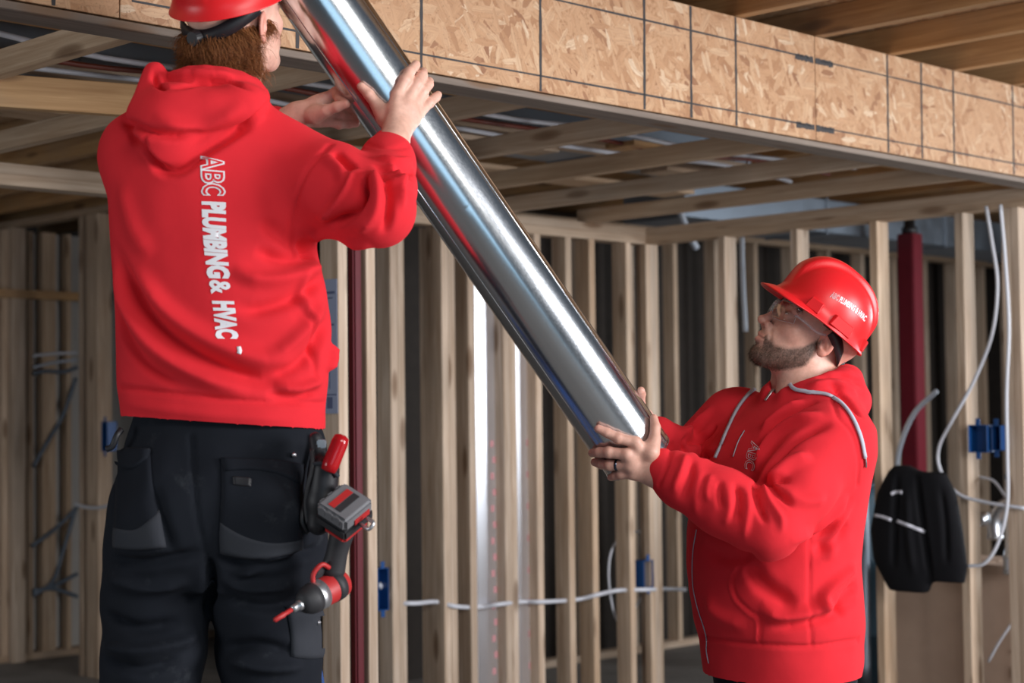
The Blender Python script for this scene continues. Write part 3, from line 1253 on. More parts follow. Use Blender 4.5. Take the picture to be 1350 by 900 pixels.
def ribbon(name, pts, w, th, nrm, mat, parent, owner):
    """flat strip along points; nrm(list) gives the outward direction at each point"""
    V, Fc = [], []
    n = len(pts)
    for i, p in enumerate(pts):
        t = (pts[min(i + 1, n - 1)] - pts[max(i - 1, 0)]).normalized()
        o = nrm[i].normalized()
        s = t.cross(o).normalized() * (w / 2)
        V += [p + s + o * th, p - s + o * th, p - s - o * th * 0.5, p + s - o * th * 0.5]
    for i in range(n - 1):
        a, b = 4 * i, 4 * i + 4
        for k in range(4):
            Fc.append((a + k, a + (k + 1) % 4, b + (k + 1) % 4, b + k))
    Fc += [(0, 3, 2, 1), (4 * n - 4, 4 * n - 3, 4 * n - 2, 4 * n - 1)]
    org = Vector(owner.location)
    me = mesh_from(name, [v - org for v in V], Fc, True)
    return link(name, me, mat, parent)


def surf_line(bvh, pix, sub=6, lift=0.001):
    P, N = [], []
    for p in spline([Vector((x, y, 0)) for x, y in pix], sub):
        h = bvh.ray_cast(CAM, ray(p.x, p.y).normalized())
        if h[0] is not None:
            n = h[1]
            if n.dot(ray(p.x, p.y)) > 0:
                n = -n
            P.append(h[0] + n * lift)
            N.append(n)
    return P, N


def patch_mesh(bvh, rows, sub=6, lift=0.003):
    """cloth patch laid on a surface: rows of pixel points (top row .. bottom row), equal counts -> solid thin sheet"""
    G = []
    R = []
    for r in rows:
        R.append([p for p in spline([Vector((x, y, 0)) for x, y in r], sub)])
    n = len(R[0])
    cols = []
    for j in range(n):
        cols.append(spline([R[i][j] for i in range(len(R))], sub) if len(R) > 2 else [R[0][j].lerp(R[1][j], k / 10) for k in range(11)])
    m = len(cols[0])
    V, ok = [], True
    P = [[None] * m for _ in range(n)]
    for j in range(n):
        for i in range(m):
            h = bvh.ray_cast(CAM, ray(cols[j][i].x, cols[j][i].y).normalized())
            if h[0] is not None:
                nn = h[1] if h[1].dot(ray(cols[j][i].x, cols[j][i].y)) < 0 else -h[1]
                P[j][i] = (h[0], nn)
    top, bot = {}, {}
    for j in range(n):
        for i in range(m):
            if P[j][i]:
                e = 0.0 if (i in (0, m - 1) or j in (0, n - 1)) else 1.0
                top[j, i] = len(V)
                V.append(P[j][i][0] + P[j][i][1] * lift * (0.55 + 0.45 * e))
                bot[j, i] = len(V)
                V.append(P[j][i][0] - P[j][i][1] * 0.002)
    Fc = []
    for j in range(n - 1):
        for i in range(m - 1):
            k = [(j, i), (j, i + 1), (j + 1, i + 1), (j + 1, i)]
            if all(q in top for q in k):
                Fc.append([top[q] for q in k])
                for a, b in ((0, 1), (1, 2), (2, 3), (3, 0)):
                    qa, qb = k[a], k[b]
                    edge = (qa[0] == qb[0] and qa[0] in (0, n - 1)) or (qa[1] == qb[1] and qa[1] in (0, m - 1))
                    if edge:
                        Fc.append([top[qa], bot[qa], bot[qb], top[qb]])
    return mesh_from('patch', V, Fc, True)

# ------------------------------------------------------------------ hard hats
def hat_shell(nt=180, nd=56, nb=7):
    V = []
    H = 0.122

    def prof(t, th):
        c, s = math.cos(th), math.sin(th)
        a = 0.112 if c > 0 else 0.120
        R = 1 / math.sqrt((c / a) ** 2 + (s / 0.106) ** 2)
        u = t * math.pi / 2
        r = R * math.sin(u) ** 0.88
        z = H * max(math.cos(u), 0) ** 0.86
        x, y = r * c, r * s
        # raised crown panel, wider at the back
        wdt = 0.030 + 0.010 * (0.5 - 0.5 * x / 0.12)
        k = min(1, max(0, (wdt + 0.005 - abs(y)) / 0.009))
        k = k * k * (3 - 2 * k)
        fade = min(1, max(0, (z - 0.018) / 0.035))
        z += 0.0125 * k * fade + 0.006 * fade * max(0.0, x / 0.11) * k
        x *= 1 + 0.045 * k * fade
        # flare towards the rim
        fl = max(0, 1 - z / 0.02) ** 2 * 0.006
        return x + c * fl, y + s * fl, z
    V.append(prof(0, 0))
    for i in range(1, nd + 1):
        for j in range(nt):
            V.append(prof(i / nd, 2 * math.pi * j / nt))
    for i in range(1, nb + 1):
        for j in range(nt):
            th = 2 * math.pi * j / nt
            x, y, z = prof(1.0, th)
            a = abs((th + math.pi) % (2 * math.pi) - math.pi)
            k = max(0, min(1, (math.radians(78) - a) / math.radians(45)))
            k = k * k * (3 - 2 * k)
            w = (0.006 + 0.026 * k) * i / nb
            dz = -0.006 * (i / nb) - 0.010 * k * (i / nb) ** 1.5 - 0.004 * (1 - k) * (i / nb)
            V.append((x + math.cos(th) * w, y + math.sin(th) * w, z + dz))
    Fc = [(0, 1 + j, 1 + (j + 1) % nt) for j in range(nt)]
    for i in range(nd + nb - 1):
        for j in range(nt):
            a, b = 1 + i * nt, 1 + (i + 1) * nt
            Fc.append((a + j, b + j, b + (j + 1) % nt, a + (j + 1) % nt))
    return V, Fc


def to_world(V, org, R):
    return np.asarray(V, float) @ R.T + V3(org)


def hard_hat(org, R, label, side=1, slots=True, band=1.0, drop=0.0):
    root = tag(empty('hard_hat', org), label, 'hard hat')
    V, Fc = hat_shell()
    W = to_world(V, org, R)
    me = mesh_from('shell', W - V3(org), Fc, True)
    sh = link('shell', me, M['shell'], root)
    md = sh.modifiers.new('thickness', 'SOLIDIFY')
    md.thickness, md.offset = 0.0026, -1
    bvh = BVHTree.FromPolygons([tuple(p) for p in W], Fc)
    # slot bosses on the rim
    for (th, w, hh, pr) in ((side * 1.10, 0.036, 0.026, 0.006), (side * 1.80, 0.062, 0.026, 0.006), (side * 2.72, 0.028, 0.026, 0.005),
                            (-side * 1.10, 0.036, 0.026, 0.006), (-side * 1.80, 0.062, 0.026, 0.006)) if slots else ():
        c, s = math.cos(th), math.sin(th)
        a = 0.112 if c > 0 else 0.120
        Rr = 1 / math.sqrt((c / a) ** 2 + (s / 0.106) ** 2)
        bm = bmesh.new()
        bmesh.ops.create_cube(bm, size=1)
        for v in bm.verts:
            tp = 0.85 if v.co.z > 0 else 1.0
            v.co = Vector((v.co.x * 0.018 * (1.0 if v.co.z < 0 else 0.75), v.co.y * w * tp, v.co.z * hh))
        bmesh.ops.bevel(bm, geom=list(bm.edges), offset=0.0016, segments=1, affect='EDGES')
        tang = Vector((-s / 1.0, c / 1.0, 0))
        mm = frame_matrix((c * (Rr + 0.001), s * (Rr + 0.001), 0.010), (c, s, 0.0), (0, 0, 1))
        bm.transform(mm)
        bm.transform(Matrix([list(r) + [0] for r in R] + [[0, 0, 0, 1]]))
        m2 = bpy.data.meshes.new('accessory_slot')
        bm.to_mesh(m2)
        bm.free()
        link('accessory_slot', m2, M['shell'], sh)
    # suspension band with rear strap and ratchet
    pts, nrm = [], []
    for k in range(61):
        th = math.radians(104 + 152 * k / 60)
        c, s = math.cos(th), math.sin(th)
        back = max(0, -c)
        p = Vector((c * (0.092 + 0.004 * back) * band, s * 0.082 * band, -0.006 - (0.030 + drop) * back ** 1.5))
        pts.append(p)
        nrm.append(Vector((c, s, 0.25 * back)))
    Rm = Matrix(R.tolist())
    o3 = Vector(org)
    hb = ribbon('headband', [Rm @ p + o3 for p in pts], 0.028, 0.0022, [Rm @ n for n in nrm], M['strap'], root, root)
    for k in (8, 30, 52):
        th = math.radians(62 + 236 * k / 60)
        c, s = math.cos(th), math.sin(th)
        pp = [Vector((c * 0.094, s * 0.084, -0.012)), Vector((c * 0.103, s * 0.092, 0.010)), Vector((c * 0.100, s * 0.088, 0.035))]
        ribbon('hanger_strap', [Rm @ p + o3 for p in pp], 0.02, 0.0015, [Rm @ Vector((c, s, 0))] * 3, M['strap'], root, root)
    bm = bmesh.new()
    bmesh.ops.create_cone(bm, cap_ends=True, segments=20, radius1=0.017, radius2=0.014, depth=0.014)
    mm = frame_matrix((-0.104 * band, 0, -0.036 - drop), (0, 1, 0), (-1, 0, 0.2))
    bm.transform(mm)
    bm.transform(Matrix([list(r) + [0] for r in R] + [[0, 0, 0, 1]]))
    m2 = bpy.data.meshes.new('ratchet_knob')
    bm.to_mesh(m2)
    bm.free()
    link('ratchet_knob', m2, M['strap'], root)
    return root, bvh


# ------------------------------------------------------------------ the man on the right
RM_BASE = PD(1030, 560, 3.97)
RM_BASE.z = 0.0
man_r = person_root('person', RM_BASE, 'bearded man in red zip hoodie looking up and gripping the lower pipe end')
RYAW = math.radians(205)
RD = 3.97
rfwd = Vector((math.cos(RYAW), math.sin(RYAW), 0))
rlat = Vector((-rfwd.y, rfwd.x, 0))          # towards his left, to the camera
R_TOR = [psec(y, a, b, RD, RYAW, r) for y, a, b, r in (
    (890, 931, 1131, .86), (868, 928, 1133, .86), (846, 925, 1131, .86), (820, 918, 1134, .86), (780, 910, 1131, .86), (740, 906, 1129, .86), (700, 908, 1132, .84), (650, 918, 1138, .76),
    (600, 932, 1144, .64), (565, 952, 1142, .56), (535, 985, 1125, .55), (512, 1012, 1108, .6), (495, 1025, 1100, .8))]
R_SH, R_EL, R_WR = PD(1088, 588, 3.80), PD(1016, 696, 3.685), PD(874, 617, 3.735)
R_FS, R_FE, R_FW = PD(972, 560, 4.13), PD(902, 615, 4.16), PD(868, 575, 3.98)
RNECK = PD(1066, 516, 3.97)


def hood_ring(c, fwd, lat, rad, tilt, up=0.02, n=14, a0=0.45):
    pts = []
    for k in range(n + 1):
        a = a0 + (2 * math.pi - 2 * a0) * k / n
        pts.append(c + fwd * (math.cos(a) * rad) + lat * (math.sin(a) * rad * 0.95) + Vector((0, 0, -math.cos(a) * tilt + up)))
    return pts


R_RING = hood_ring(RNECK, rfwd, rlat, 0.088, 0.020, 0.006)


def f_hoodie_r(P):
    d = loft(P, R_TOR)
    ua = R_SH.lerp(R_EL, 0.5)
    d = smin(d, chain(P, [R_SH, ua, R_EL], [0.090, 0.079, 0.070], 0.02), 0.03)
    fa = [R_EL, R_EL.lerp(R_WR, 0.45), R_EL.lerp(R_WR, 0.8), R_WR]
    d = smin(d, chain(P, fa, [0.068, 0.069, 0.057, 0.044], 0.02), 0.010)
    d = smin(d, chain(P, [R_FS, R_FE], [0.088, 0.070], 0.02), 0.05)
    d = smin(d, chain(P, [R_FE, R_FE.lerp(R_FW, 0.6), R_FW], [0.068, 0.056, 0.044], 0.02), 0.02)
    # collar ring and folded hood
    d = smin(d, chain(P, R_RING, [0.026 + 0.010 * math.sin(math.pi * k / 14) for k in range(15)], 0.01), 0.02)
    hd = ell(P, PD(1106, 533, 3.99), (0.064, 0.115, 0.054))
    hd = smin(hd, ell(P, PD(1120, 524, 4.0), (0.042, 0.09, 0.038)), 0.02)
    d = smin(d, hd, 0.018)
    # bore for the neck
    d = smax(d, -rcone(P, RNECK + Vector((0, 0, 0.10)) + rfwd * 0.02, RNECK + Vector((0, 0, -0.05)) + rfwd * 0.01, 0.082, 0.064), 0.012)
    return d


V, Qd = sdf_mesh(f_hoodie_r, (RM_BASE.x - 0.42, RM_BASE.y - 0.42, PD(1000, 889, RD).z), (RM_BASE.x + 0.30, RM_BASE.y + 0.42, PD(1000, 470, RD).z), 0.005)
V = laplace(V, Qd, 2, 0.5)
N0 = v_normals(V, Qd)
V = V + N0 * (vnoise(V, 9, 1) * 0.0045 + vnoise(V, 21, 2) * 0.0022)[:, None]
V = folds(V, Qd, [
    # creases of the near forearm and elbow
    ([(950, 632), (948, 650), (952, 672)], -3.5, 7), ([(938, 624), (932, 645), (934, 662)], 2.5, 8), ([(969, 636), (974, 656), (970, 690)], -5, 7), ([(960, 640), (961, 668), (955, 694)], 2.5, 9),
    ([(982, 640), (987, 668), (980, 712)], 3, 8), ([(994, 640), (1000, 664), (1010, 690)], -6.5, 7), ([(1004, 638), (1014, 660), (1030, 684), (1030, 702)], 4.5, 8), ([(1010, 634), (1028, 652), (1046, 668)], -6, 7),
    ([(905, 598), (897, 622), (886, 650)], 3.5, 8), ([(914, 604), (908, 634), (898, 660)], -3.5, 8), ([(926, 616), (918, 650), (918, 684)], 2, 10),
    ([(992, 642), (1016, 634), (1042, 632)], -7, 8), ([(1030, 646), (1060, 660), (1090, 656)], 4, 14), ([(1040, 716), (1070, 700), (1100, 676), (1116, 648)], 5, 14), ([(1066, 712), (1100, 688), (1124, 655)], -6, 9),
    # chest and shoulder drag lines
    ([(1078, 528), (1050, 540), (1020, 560), (1000, 590)], -7, 12), ([(1085, 545), (1045, 558), (1012, 588), (996, 625)], 8, 13), ([(1098, 556), (1055, 575), (1020, 610), (1000, 640)], -7, 12),
    ([(1070, 600), (1040, 610), (1010, 640)], 7, 14), ([(1060, 528), (1030, 545), (1004, 568)], 6, 10),
    ([(1090, 505), (1110, 520), (1135, 550)], -6, 9), ([(1060, 512), (1095, 506), (1130, 520)], 6, 11), ([(1075, 497), (1110, 494), (1138, 506)], -5, 8),
    ([(945, 560), (930, 575), (905, 585)], -8, 9), ([(940, 535), (918, 560), (895, 575)], 7, 11), ([(955, 580), (935, 600), (918, 600)], -8, 9), ([(905, 570), (900, 585), (905, 596)], -7, 7),
    # body drape
    ([(985, 745), (1010, 775), (1050, 800)], -7, 18), ([(1000, 800), (1030, 812), (1066, 808), (1100, 795)], 9, 16), ([(1015, 825), (1050, 822), (1090, 812), (1128, 790)], -6, 12),
    ([(1120, 690), (1095, 715), (1070, 725)], -7, 14), ([(1128, 745), (1105, 765), (1085, 790), (1098, 812)], 8, 13), ([(1130, 770), (1112, 790), (1108, 815)], -7, 11),
    ([(925, 720), (960, 735), (1000, 728)], -5, 16), ([(930, 790), (950, 812), (985, 825)], 5, 18), ([(1120, 655), (1105, 690), (1090, 740)], 6, 16),
    # seams: hem band, side seam, armhole, pocket edge
    ([(926, 838), (960, 845), (1010, 850), (1070, 852), (1132, 843)], -7, 5, 'seam'), ([(1068, 700), (1067, 760), (1068, 815), (1070, 850)], -3.5, 4, 'seam'),
    ([(1098, 520), (1104, 548), (1122, 570), (1132, 605), (1131, 640)], -4.5, 5, 'seam'),
    ([(974, 750), (966, 765), (972, 788), (990, 806), (1002, 815), (1001, 848)], -4, 4, 'seam'),
    ([(970, 750), (962, 765), (967, 789), (985, 808), (997, 818), (997, 846)], 3, 4, 'seam'),
    ([(886, 585), (880, 610), (868, 640)], -5, 5, 'seam'),
])
V = laplace(V, Qd, 1, 0.2)
HV_R, HQ_R = V, Qd
hoodie_r = add_np('hoodie', V, Qd, M['red'], man_r)
hoodie_r['label'] = 'red zip-front hooded sweatshirt with grey drawcords'
bvh_r = BVHTree.FromPolygons(V.tolist(), Qd.tolist())

# drawcords, zip, pocket, lettering
P, N = surf_line(bvh_r, [(1041, 507), (1050, 514), (1072, 518), (1092, 522), (1108, 532), (1122, 550), (1133, 575), (1139, 603)], 7, 0.003)
ribbon('drawcord', P, 0.0085, 0.0028, N, M['cord'], hoodie_r, man_r)
P, N = surf_line(bvh_r, [(1139, 602), (1140, 609), (1140, 615)], 4, 0.003)
if len(P) > 2:
    ribbon('cord_tip', P, 0.0035, 0.002, N, M['zip'], hoodie_r, man_r)
P, N = surf_line(bvh_r, [(1009, 504), (994, 514), (976, 535), (962, 562), (951, 588), (944, 604)], 7, 0.003)
ribbon('drawcord', P, 0.0085, 0.0028, N, M['cord'], hoodie_r, man_r)
P, N = surf_line(bvh_r, [(1020, 512), (1016, 520), (1010, 529)], 5, 0.003)
ribbon('zip_pull', P, 0.006, 0.002, N, M['zip'], hoodie_r, man_r)
P, N = surf_line(bvh_r, [(982, 568), (974, 582), (967, 602)], 5, 0.0015)
ribbon('zip', P, 0.0025, 0.001, N, M['cord'], hoodie_r, man_r)
P, N = surf_line(bvh_r, [(919, 698), (914, 730), (914, 770), (920, 800), (928, 825), (932, 842), (932, 858), (935, 874)], 5, 0.0015)
ribbon('zip', P, 0.0024, 0.001, N, M['cord'], hoodie_r, man_r)
# chest lettering, outlined: white letters with a red heart
# (reading downwards; its upper edge faces right)
_, ext = lay_text('lettering', 'ABC', [(992, 581), (985, 600), (982, 619)], [(1004, 583), (998, 602), (994, 621)], bvh_r, M['white_print'], hoodie_r, man_r, 0.15, 0.035)
lay_text('lettering_heart', 'ABC', [(992, 581), (985, 600), (982, 619)], [(1004, 583), (998, 602), (994, 621)], bvh_r, M['red'], hoodie_r, man_r, 0.15, -0.002, 0.0018, ext)

# trousers and shoes (mostly below the frame)
hip = PD(1035, 905, RD)
fl, fr_ = Vector((RM_BASE.x, RM_BASE.y, 0)) + rlat * 0.12, Vector((RM_BASE.x, RM_BASE.y, 0)) - rlat * 0.12


def f_tr_r(P):
    d = loft(P, [psec(850, 945, 1120, RD, RYAW, .86), psec(893, 942, 1126, RD, RYAW, .86), psec(930, 948, 1124, RD, RYAW, .86), (0.70, hip.x, hip.y, 0.15, 0.12, RYAW)])
    for s, ft in ((1, fl), (-1, fr_)):
        d = smin(d, chain(P, [hip + rlat * (0.085 * s) + Vector((0, 0, -0.06)), ft.lerp(hip, 0.5) + rlat * (0.02 * s) + rfwd * 0.03, ft + Vector((0, 0, 0.08))], [0.095, 0.075, 0.062], 0.02), 0.03)
    return d


V, Qd = sdf_mesh(f_tr_r, (RM_BASE.x - 0.32, RM_BASE.y - 0.35, 0.03), (RM_BASE.x + 0.32, RM_BASE.y + 0.35, 0.90), 0.010)
tr = add_np('trousers', V, Qd, M['trouser'], man_r)
tr['label'] = 'black work trousers'
V, Qd = sdf_mesh(lambda P: loft(P, [psec(905, 1040, 1128, RD - 0.0, RYAW, .9), psec(880, 1040, 1130, RD, RYAW, .9)]), hip + Vector((-0.1, -0.2, -0.03)), hip + Vector((0.22, 0.2, 0.06)), 0.006)
# shoes
for ft in (fl, fr_):
    def f_shoe(P, ft=ft):
        d = rcone(P, ft + Vector((0, 0, 0.045)) - rfwd * 0.05, ft + rfwd * 0.15 + Vector((0, 0, 0.035)), 0.046, 0.036)
        d = smin(d, rcone(P, ft + Vector((0, 0, 0.05)), ft + Vector((0, 0, 0.14)), 0.046, 0.048), 0.03)
        return smax(d, -(P[:, 2] - 0.001), 0.004)
    V, Qd = sdf_mesh(f_shoe, ft - Vector((0.24, 0.24, 0.01)), ft + Vector((0.24, 0.24, 0.22)), 0.008)
    add_np('shoe', V, Qd, M['strap'], man_r)

# ---- body: head, hands and what the clothes hide, one mesh
def facing(yaw, pitch):
    y, p = math.radians(yaw), math.radians(pitch)
    return Vector((math.cos(y) * math.cos(p), math.sin(y) * math.cos(p), math.sin(p)))


hf = facing(193, 34)
RH = head_frame(hf, roll=-0.14)
ear_px = PD(1089, 452, 3.90)
RORG = Vector(V3(ear_px) - RH @ np.array([-0.014, 0.080, -0.004]))
nk = RH.T @ (V3(RNECK + rfwd * 0.012 + Vector((0, 0, -0.03))) - V3(RORG))
HL, HQ, HW = make_head(RORG, RH, tuple(nk))
base_r = np.array([0.72, 0.43, 0.33])
cols = [face_cols(HL, base_r, True)]
parts = [(HW, HQ)]


def hp(px, py, off=0.010):
    return on_pipe(px, py, off)


fing_r = [[hp(838, 583, .016), hp(815, 577, .013), hp(800, 570, .010), hp(789, 565, .009)],
          [hp(826, 599, .016), hp(803, 596, .013), hp(790, 596, .010), hp(781, 597, .008)],
          [hp(829, 613, .015), hp(804, 613, .012), hp(793, 612, .009), PD(784, 609, 3.79)],
          [hp(834, 625, .013), hp(819, 625, .011), hp(811, 627, .009), hp(805, 629, .008)]]
th_r = [hp(858, 596, .020), hp(863, 578, .014), hp(864, 563, .012), hp(862, 551, .010)]
wr_r = PD(853, 618, 3.738)
V, Qd = hand(wr_r, R_EL, fing_r, th_r, 0.0106)
parts.append((V, Qd))
cols.append(hand_cols(V, fing_r, th_r, np.array([0.68, 0.40, 0.31])))
# far hand: wraps the pipe's far right side, one fingertip showing past its edge


def around(s_m, ang, off):
    """point at s metres from the lower end, ang degrees round from the side facing the camera towards the upper right"""
    ax = PIPE_B - PIPE_T * s_m
    e1 = (CAM - ax)
    e1 = (e1 - PIPE_T * e1.dot(PIPE_T)).normalized()
    e2 = PIPE_T.cross(e1)
    if e2.x < 0:
        e2 = -e2
    a = math.radians(ang)
    return ax + (e1 * math.cos(a) + e2 * math.sin(a)) * (PIPE_R + off)


fing_f = [[around(0.045, 150, .016), around(0.085, 128, .012), around(0.108, 108, .010), around(0.122, 92, .009)],
          [around(0.035, 165, .016), around(0.075, 160, .012), around(0.098, 150, .010), around(0.115, 140, .009)],
          [around(0.020, 178, .015), around(0.055, 178, .012), around(0.078, 172, .010), around(0.095, 165, .009)],
          [around(0.005, 190, .014), around(0.035, 192, .011), around(0.052, 190, .009), around(0.068, 186, .008)]]
th_f = [around(-0.01, 150, .02), around(0.02, 135, .014), around(0.04, 128, .012), around(0.058, 124, .010)]
wr_f = around(-0.045, 165, .02)
V, Qd = hand(wr_f, R_FE, fing_f, th_f)
parts.append((V, Qd))
cols.append(hand_cols(V, fing_f, th_f, np.array([0.68, 0.40, 0.31])))


def f_core_r(P):
    d = loft(P, [(s[0], s[1], s[2], s[3] * 0.68, s[4] * 0.68, s[5]) for s in R_TOR[:-2]])
    d = smin(d, chain(P, [R_SH, R_EL, wr_r.lerp(R_EL, 0.25)], [0.042, 0.034, 0.027]), 0.03)
    d = smin(d, chain(P, [R_FS, R_FE, wr_f.lerp(R_FE, 0.3)], [0.042, 0.034, 0.027]), 0.03)
    d = smin(d, rcone(P, RNECK - Vector((0, 0, 0.03)), RNECK - Vector((0, 0, 0.12)), 0.05, 0.07), 0.03)
    for s, ft in ((1, fl), (-1, fr_)):
        d = smin(d, chain(P, [hip + rlat * (0.08 * s), ft.lerp(hip, 0.5) + rfwd * 0.03, ft + Vector((0, 0, 0.08))], [0.08, 0.055, 0.04]), 0.03)
    return d


V, Qd = sdf_mesh(f_core_r, (RM_BASE.x - 0.42, RM_BASE.y - 0.40, 0.04), (RM_BASE.x + 0.28, RM_BASE.y + 0.42, RNECK.z), 0.014)
parts.append((V, Qd))
cols.append(np.tile(base_r, (len(V), 1)))


def join_parts(parts):
    Vs, Qs, k = [], [], 0
    for v, q in parts:
        Vs.append(v)
        Qs.append(q + k)
        k += len(v)
    return np.concatenate(Vs), np.concatenate(Qs)


V, Qd = join_parts(parts)
body_r = add_np('body', V, Qd, M['skin'], man_r)
set_col(body_r.data, np.concatenate(cols))

# eyes
for s in (1, -1):
    e = RH @ np.array([0.0765, 0.0315 * s, 0.0055]) + V3(RORG)
    bm = bmesh.new()
    bmesh.ops.create_uvsphere(bm, u_segments=20, v_segments=14, radius=0.0118)
    me = bpy.data.meshes.new('eye')
    bm.to_mesh(me)
    bm.free()
    me.shade_smooth()
    me.transform(Matrix.Translation(Vector(e)))
    eo = add_me('eye', me, M['eye'], body_r, man_r)
    g = RH @ np.array([0.96, 0.05 * s, 0.25])
    bm = bmesh.new()
    bmesh.ops.create_uvsphere(bm, u_segments=14, v_segments=8, radius=0.0058)
    me = bpy.data.meshes.new('iris')
    bm.to_mesh(me)
    bm.free()
    me.transform(Matrix.Translation(Vector(e + g * 0.0072)))
    add_me('iris', me, M['iris'], body_r, man_r)

# beard stubble
rs = np.random.RandomState(5)
w = beard_mask(HL)
nrm = v_normals(HW, HQ)
pick = rs.choice(len(HL), 3600, p=w / w.sum())
jit = rs.randn(3600, 3) * 0.0010
dirs = nrm[pick] * 0.75 + (RH @ np.array([-0.15, 0, -0.75]))[None] + rs.randn(3600, 3) * 0.28
dirs /= np.linalg.norm(dirs, axis=1, keepdims=True)
ln = (0.0025 + 0.0035 * rs.rand(3600)) * (0.5 + 0.5 * w[pick]) * (1 + 0.7 * (HL[pick, 0] > 0.06) * (HL[pick, 2] < -0.085))
strands('beard', HW[pick] + jit - nrm[pick] * 0.0005, dirs, ln, 0.00030, M['beard'], body_r, man_r, 0.15, 2)
S = np.stack([HL[:, 0], np.abs(HL[:, 1]), HL[:, 2]], 1)
d, _ = seg_dist(S, [(0.096, 0.012, 0.026), (0.086, 0.034, 0.032), (0.070, 0.050, 0.026)])
w = np.exp(-(d / 0.0045) ** 2) * (HL[:, 0] > 0.05)
pick = rs.choice(len(HL), 700, p=w / w.sum())
dirs = nrm[pick] * 0.5 + (RH @ np.array([-0.5, 0, 0.2]))[None] + rs.randn(700, 3) * 0.2
dirs /= np.linalg.norm(dirs, axis=1, keepdims=True)
strands('eyebrow', HW[pick], dirs, 0.004 + 0.004 * rs.rand(700), 0.00035, M['beard'], body_r, man_r, 0.1, 2)

# nails
for c, out in [(fing_r[0], None), (fing_r[1], None), (th_r, None)]:
    tip, prev = Vector(c[-1]), Vector(c[-2])
    ax = PIPE_A + PIPE_T * (tip - PIPE_A).dot(PIPE_T)
    up_ = (tip - ax).normalized()
    t_ = (tip - prev).normalized()
    bm = bmesh.new()
    bmesh.ops.create_uvsphere(bm, u_segments=12, v_segments=8, radius=1)
    mm = frame_matrix(tip + up_ * 0.0052 + t_ * 0.001, t_.cross(up_), up_) @ Matrix.Diagonal((0.0052, 0.0066, 0.0026, 1))
    bm.transform(mm)
    me = bpy.data.meshes.new('nail')
    bm.to_mesh(me)
    bm.free()
    me.shade_smooth()
    add_me('nail', me, M['nail'], body_r, man_r)
# ring on the third finger
a, b = Vector(fing_r[2][0]), Vector(fing_r[2][1])
c = a.lerp(b, 0.62)
t = (b - a).normalized()
x = t.cross(Vector((0, 0, 1))).normalized()
y = t.cross(x)
pts = [c + (x * math.cos(k * math.pi / 10) + y * math.sin(k * math.pi / 10)) * 0.0107 for k in range(21)]
rn = ribbon('finger_ring', pts, 0.0058, 0.0016, [p - c for p in pts], M['ring'], man_r, man_r)
rn['label'] = 'dark metal finger ring'

# ---- hard hat
hh = facing(193, 37)
RHH = head_frame(hh, roll=-0.22)
hat_r, bvh_hat = hard_hat(PD(1078, 418, 3.955), RHH, 'red hard hat with white lettering worn by the man looking up', 1, True, 1.04, 0.016)
A_ = [(1094, 391), (1110, 400), (1126, 411), (1140, 424)]
B_ = [(1097, 384), (1113, 393), (1129, 404), (1143, 417)]
shell_o = [o for o in hat_r.children if o.name.startswith('shell')][0]
lay_text('lettering', 'PLUMBING & HVAC', A_, B_, bvh_hat, M['white_print'], shell_o, hat_r, 0.2, 0.03, 0.0006, u0=0.24, u1=1.0)
_, ext = lay_text('lettering', 'ABC', A_, B_, bvh_hat, M['white_print'], shell_o, hat_r, 0.2, 0.03, 0.0006, u0=0.0, u1=0.22)
lay_text('lettering_heart', 'ABC', A_, B_, bvh_hat, M['shell'], shell_o, hat_r, 0.2, -0.012, 0.001, ext, u0=0.0, u1=0.22)

# ---- safety glasses
def clear_mat():
    m = bpy.data.materials.new('clear_polycarbonate')
    m.use_nodes = True
    nt = m.node_tree
    t = NT(nt)
    nt.nodes.remove(nt.nodes['Principled BSDF'])
    out = nt.nodes['Material Output']
    tr_, gl = t.n('ShaderNodeBsdfTransparent'), t.n('ShaderNodeBsdfGlossy')
    tr_.inputs[0].default_value = (0.985, 0.99, 0.99, 1)
    gl.inputs['Roughness'].default_value = 0.06
    fr = t.n('ShaderNodeFresnel')
    fr.inputs[0].default_value = 1.58
    mx = t.n('ShaderNodeMixShader')
    t.l(t.math('MULTIPLY', fr.outputs[0], 0.5), mx.inputs[0])
    t.l(tr_.outputs[0], mx.inputs[1])
    t.l(gl.outputs[0], mx.inputs[2])
    t.l(mx.outputs[0], out.inputs[0])
    return m


M['clear'] = clear_mat()
M['clear_edge'] = plain('clear_plastic_edge', (0.85, 0.86, 0.88), 0.12, Alpha=0.3)
gl_root = tag(empty('safety_glasses', RORG), 'clear plastic safety glasses on the bearded man\'s face', 'safety glasses')


def hw(x, y, z):
    return Vector(RH @ np.array([x, y, z]) + V3(RORG))


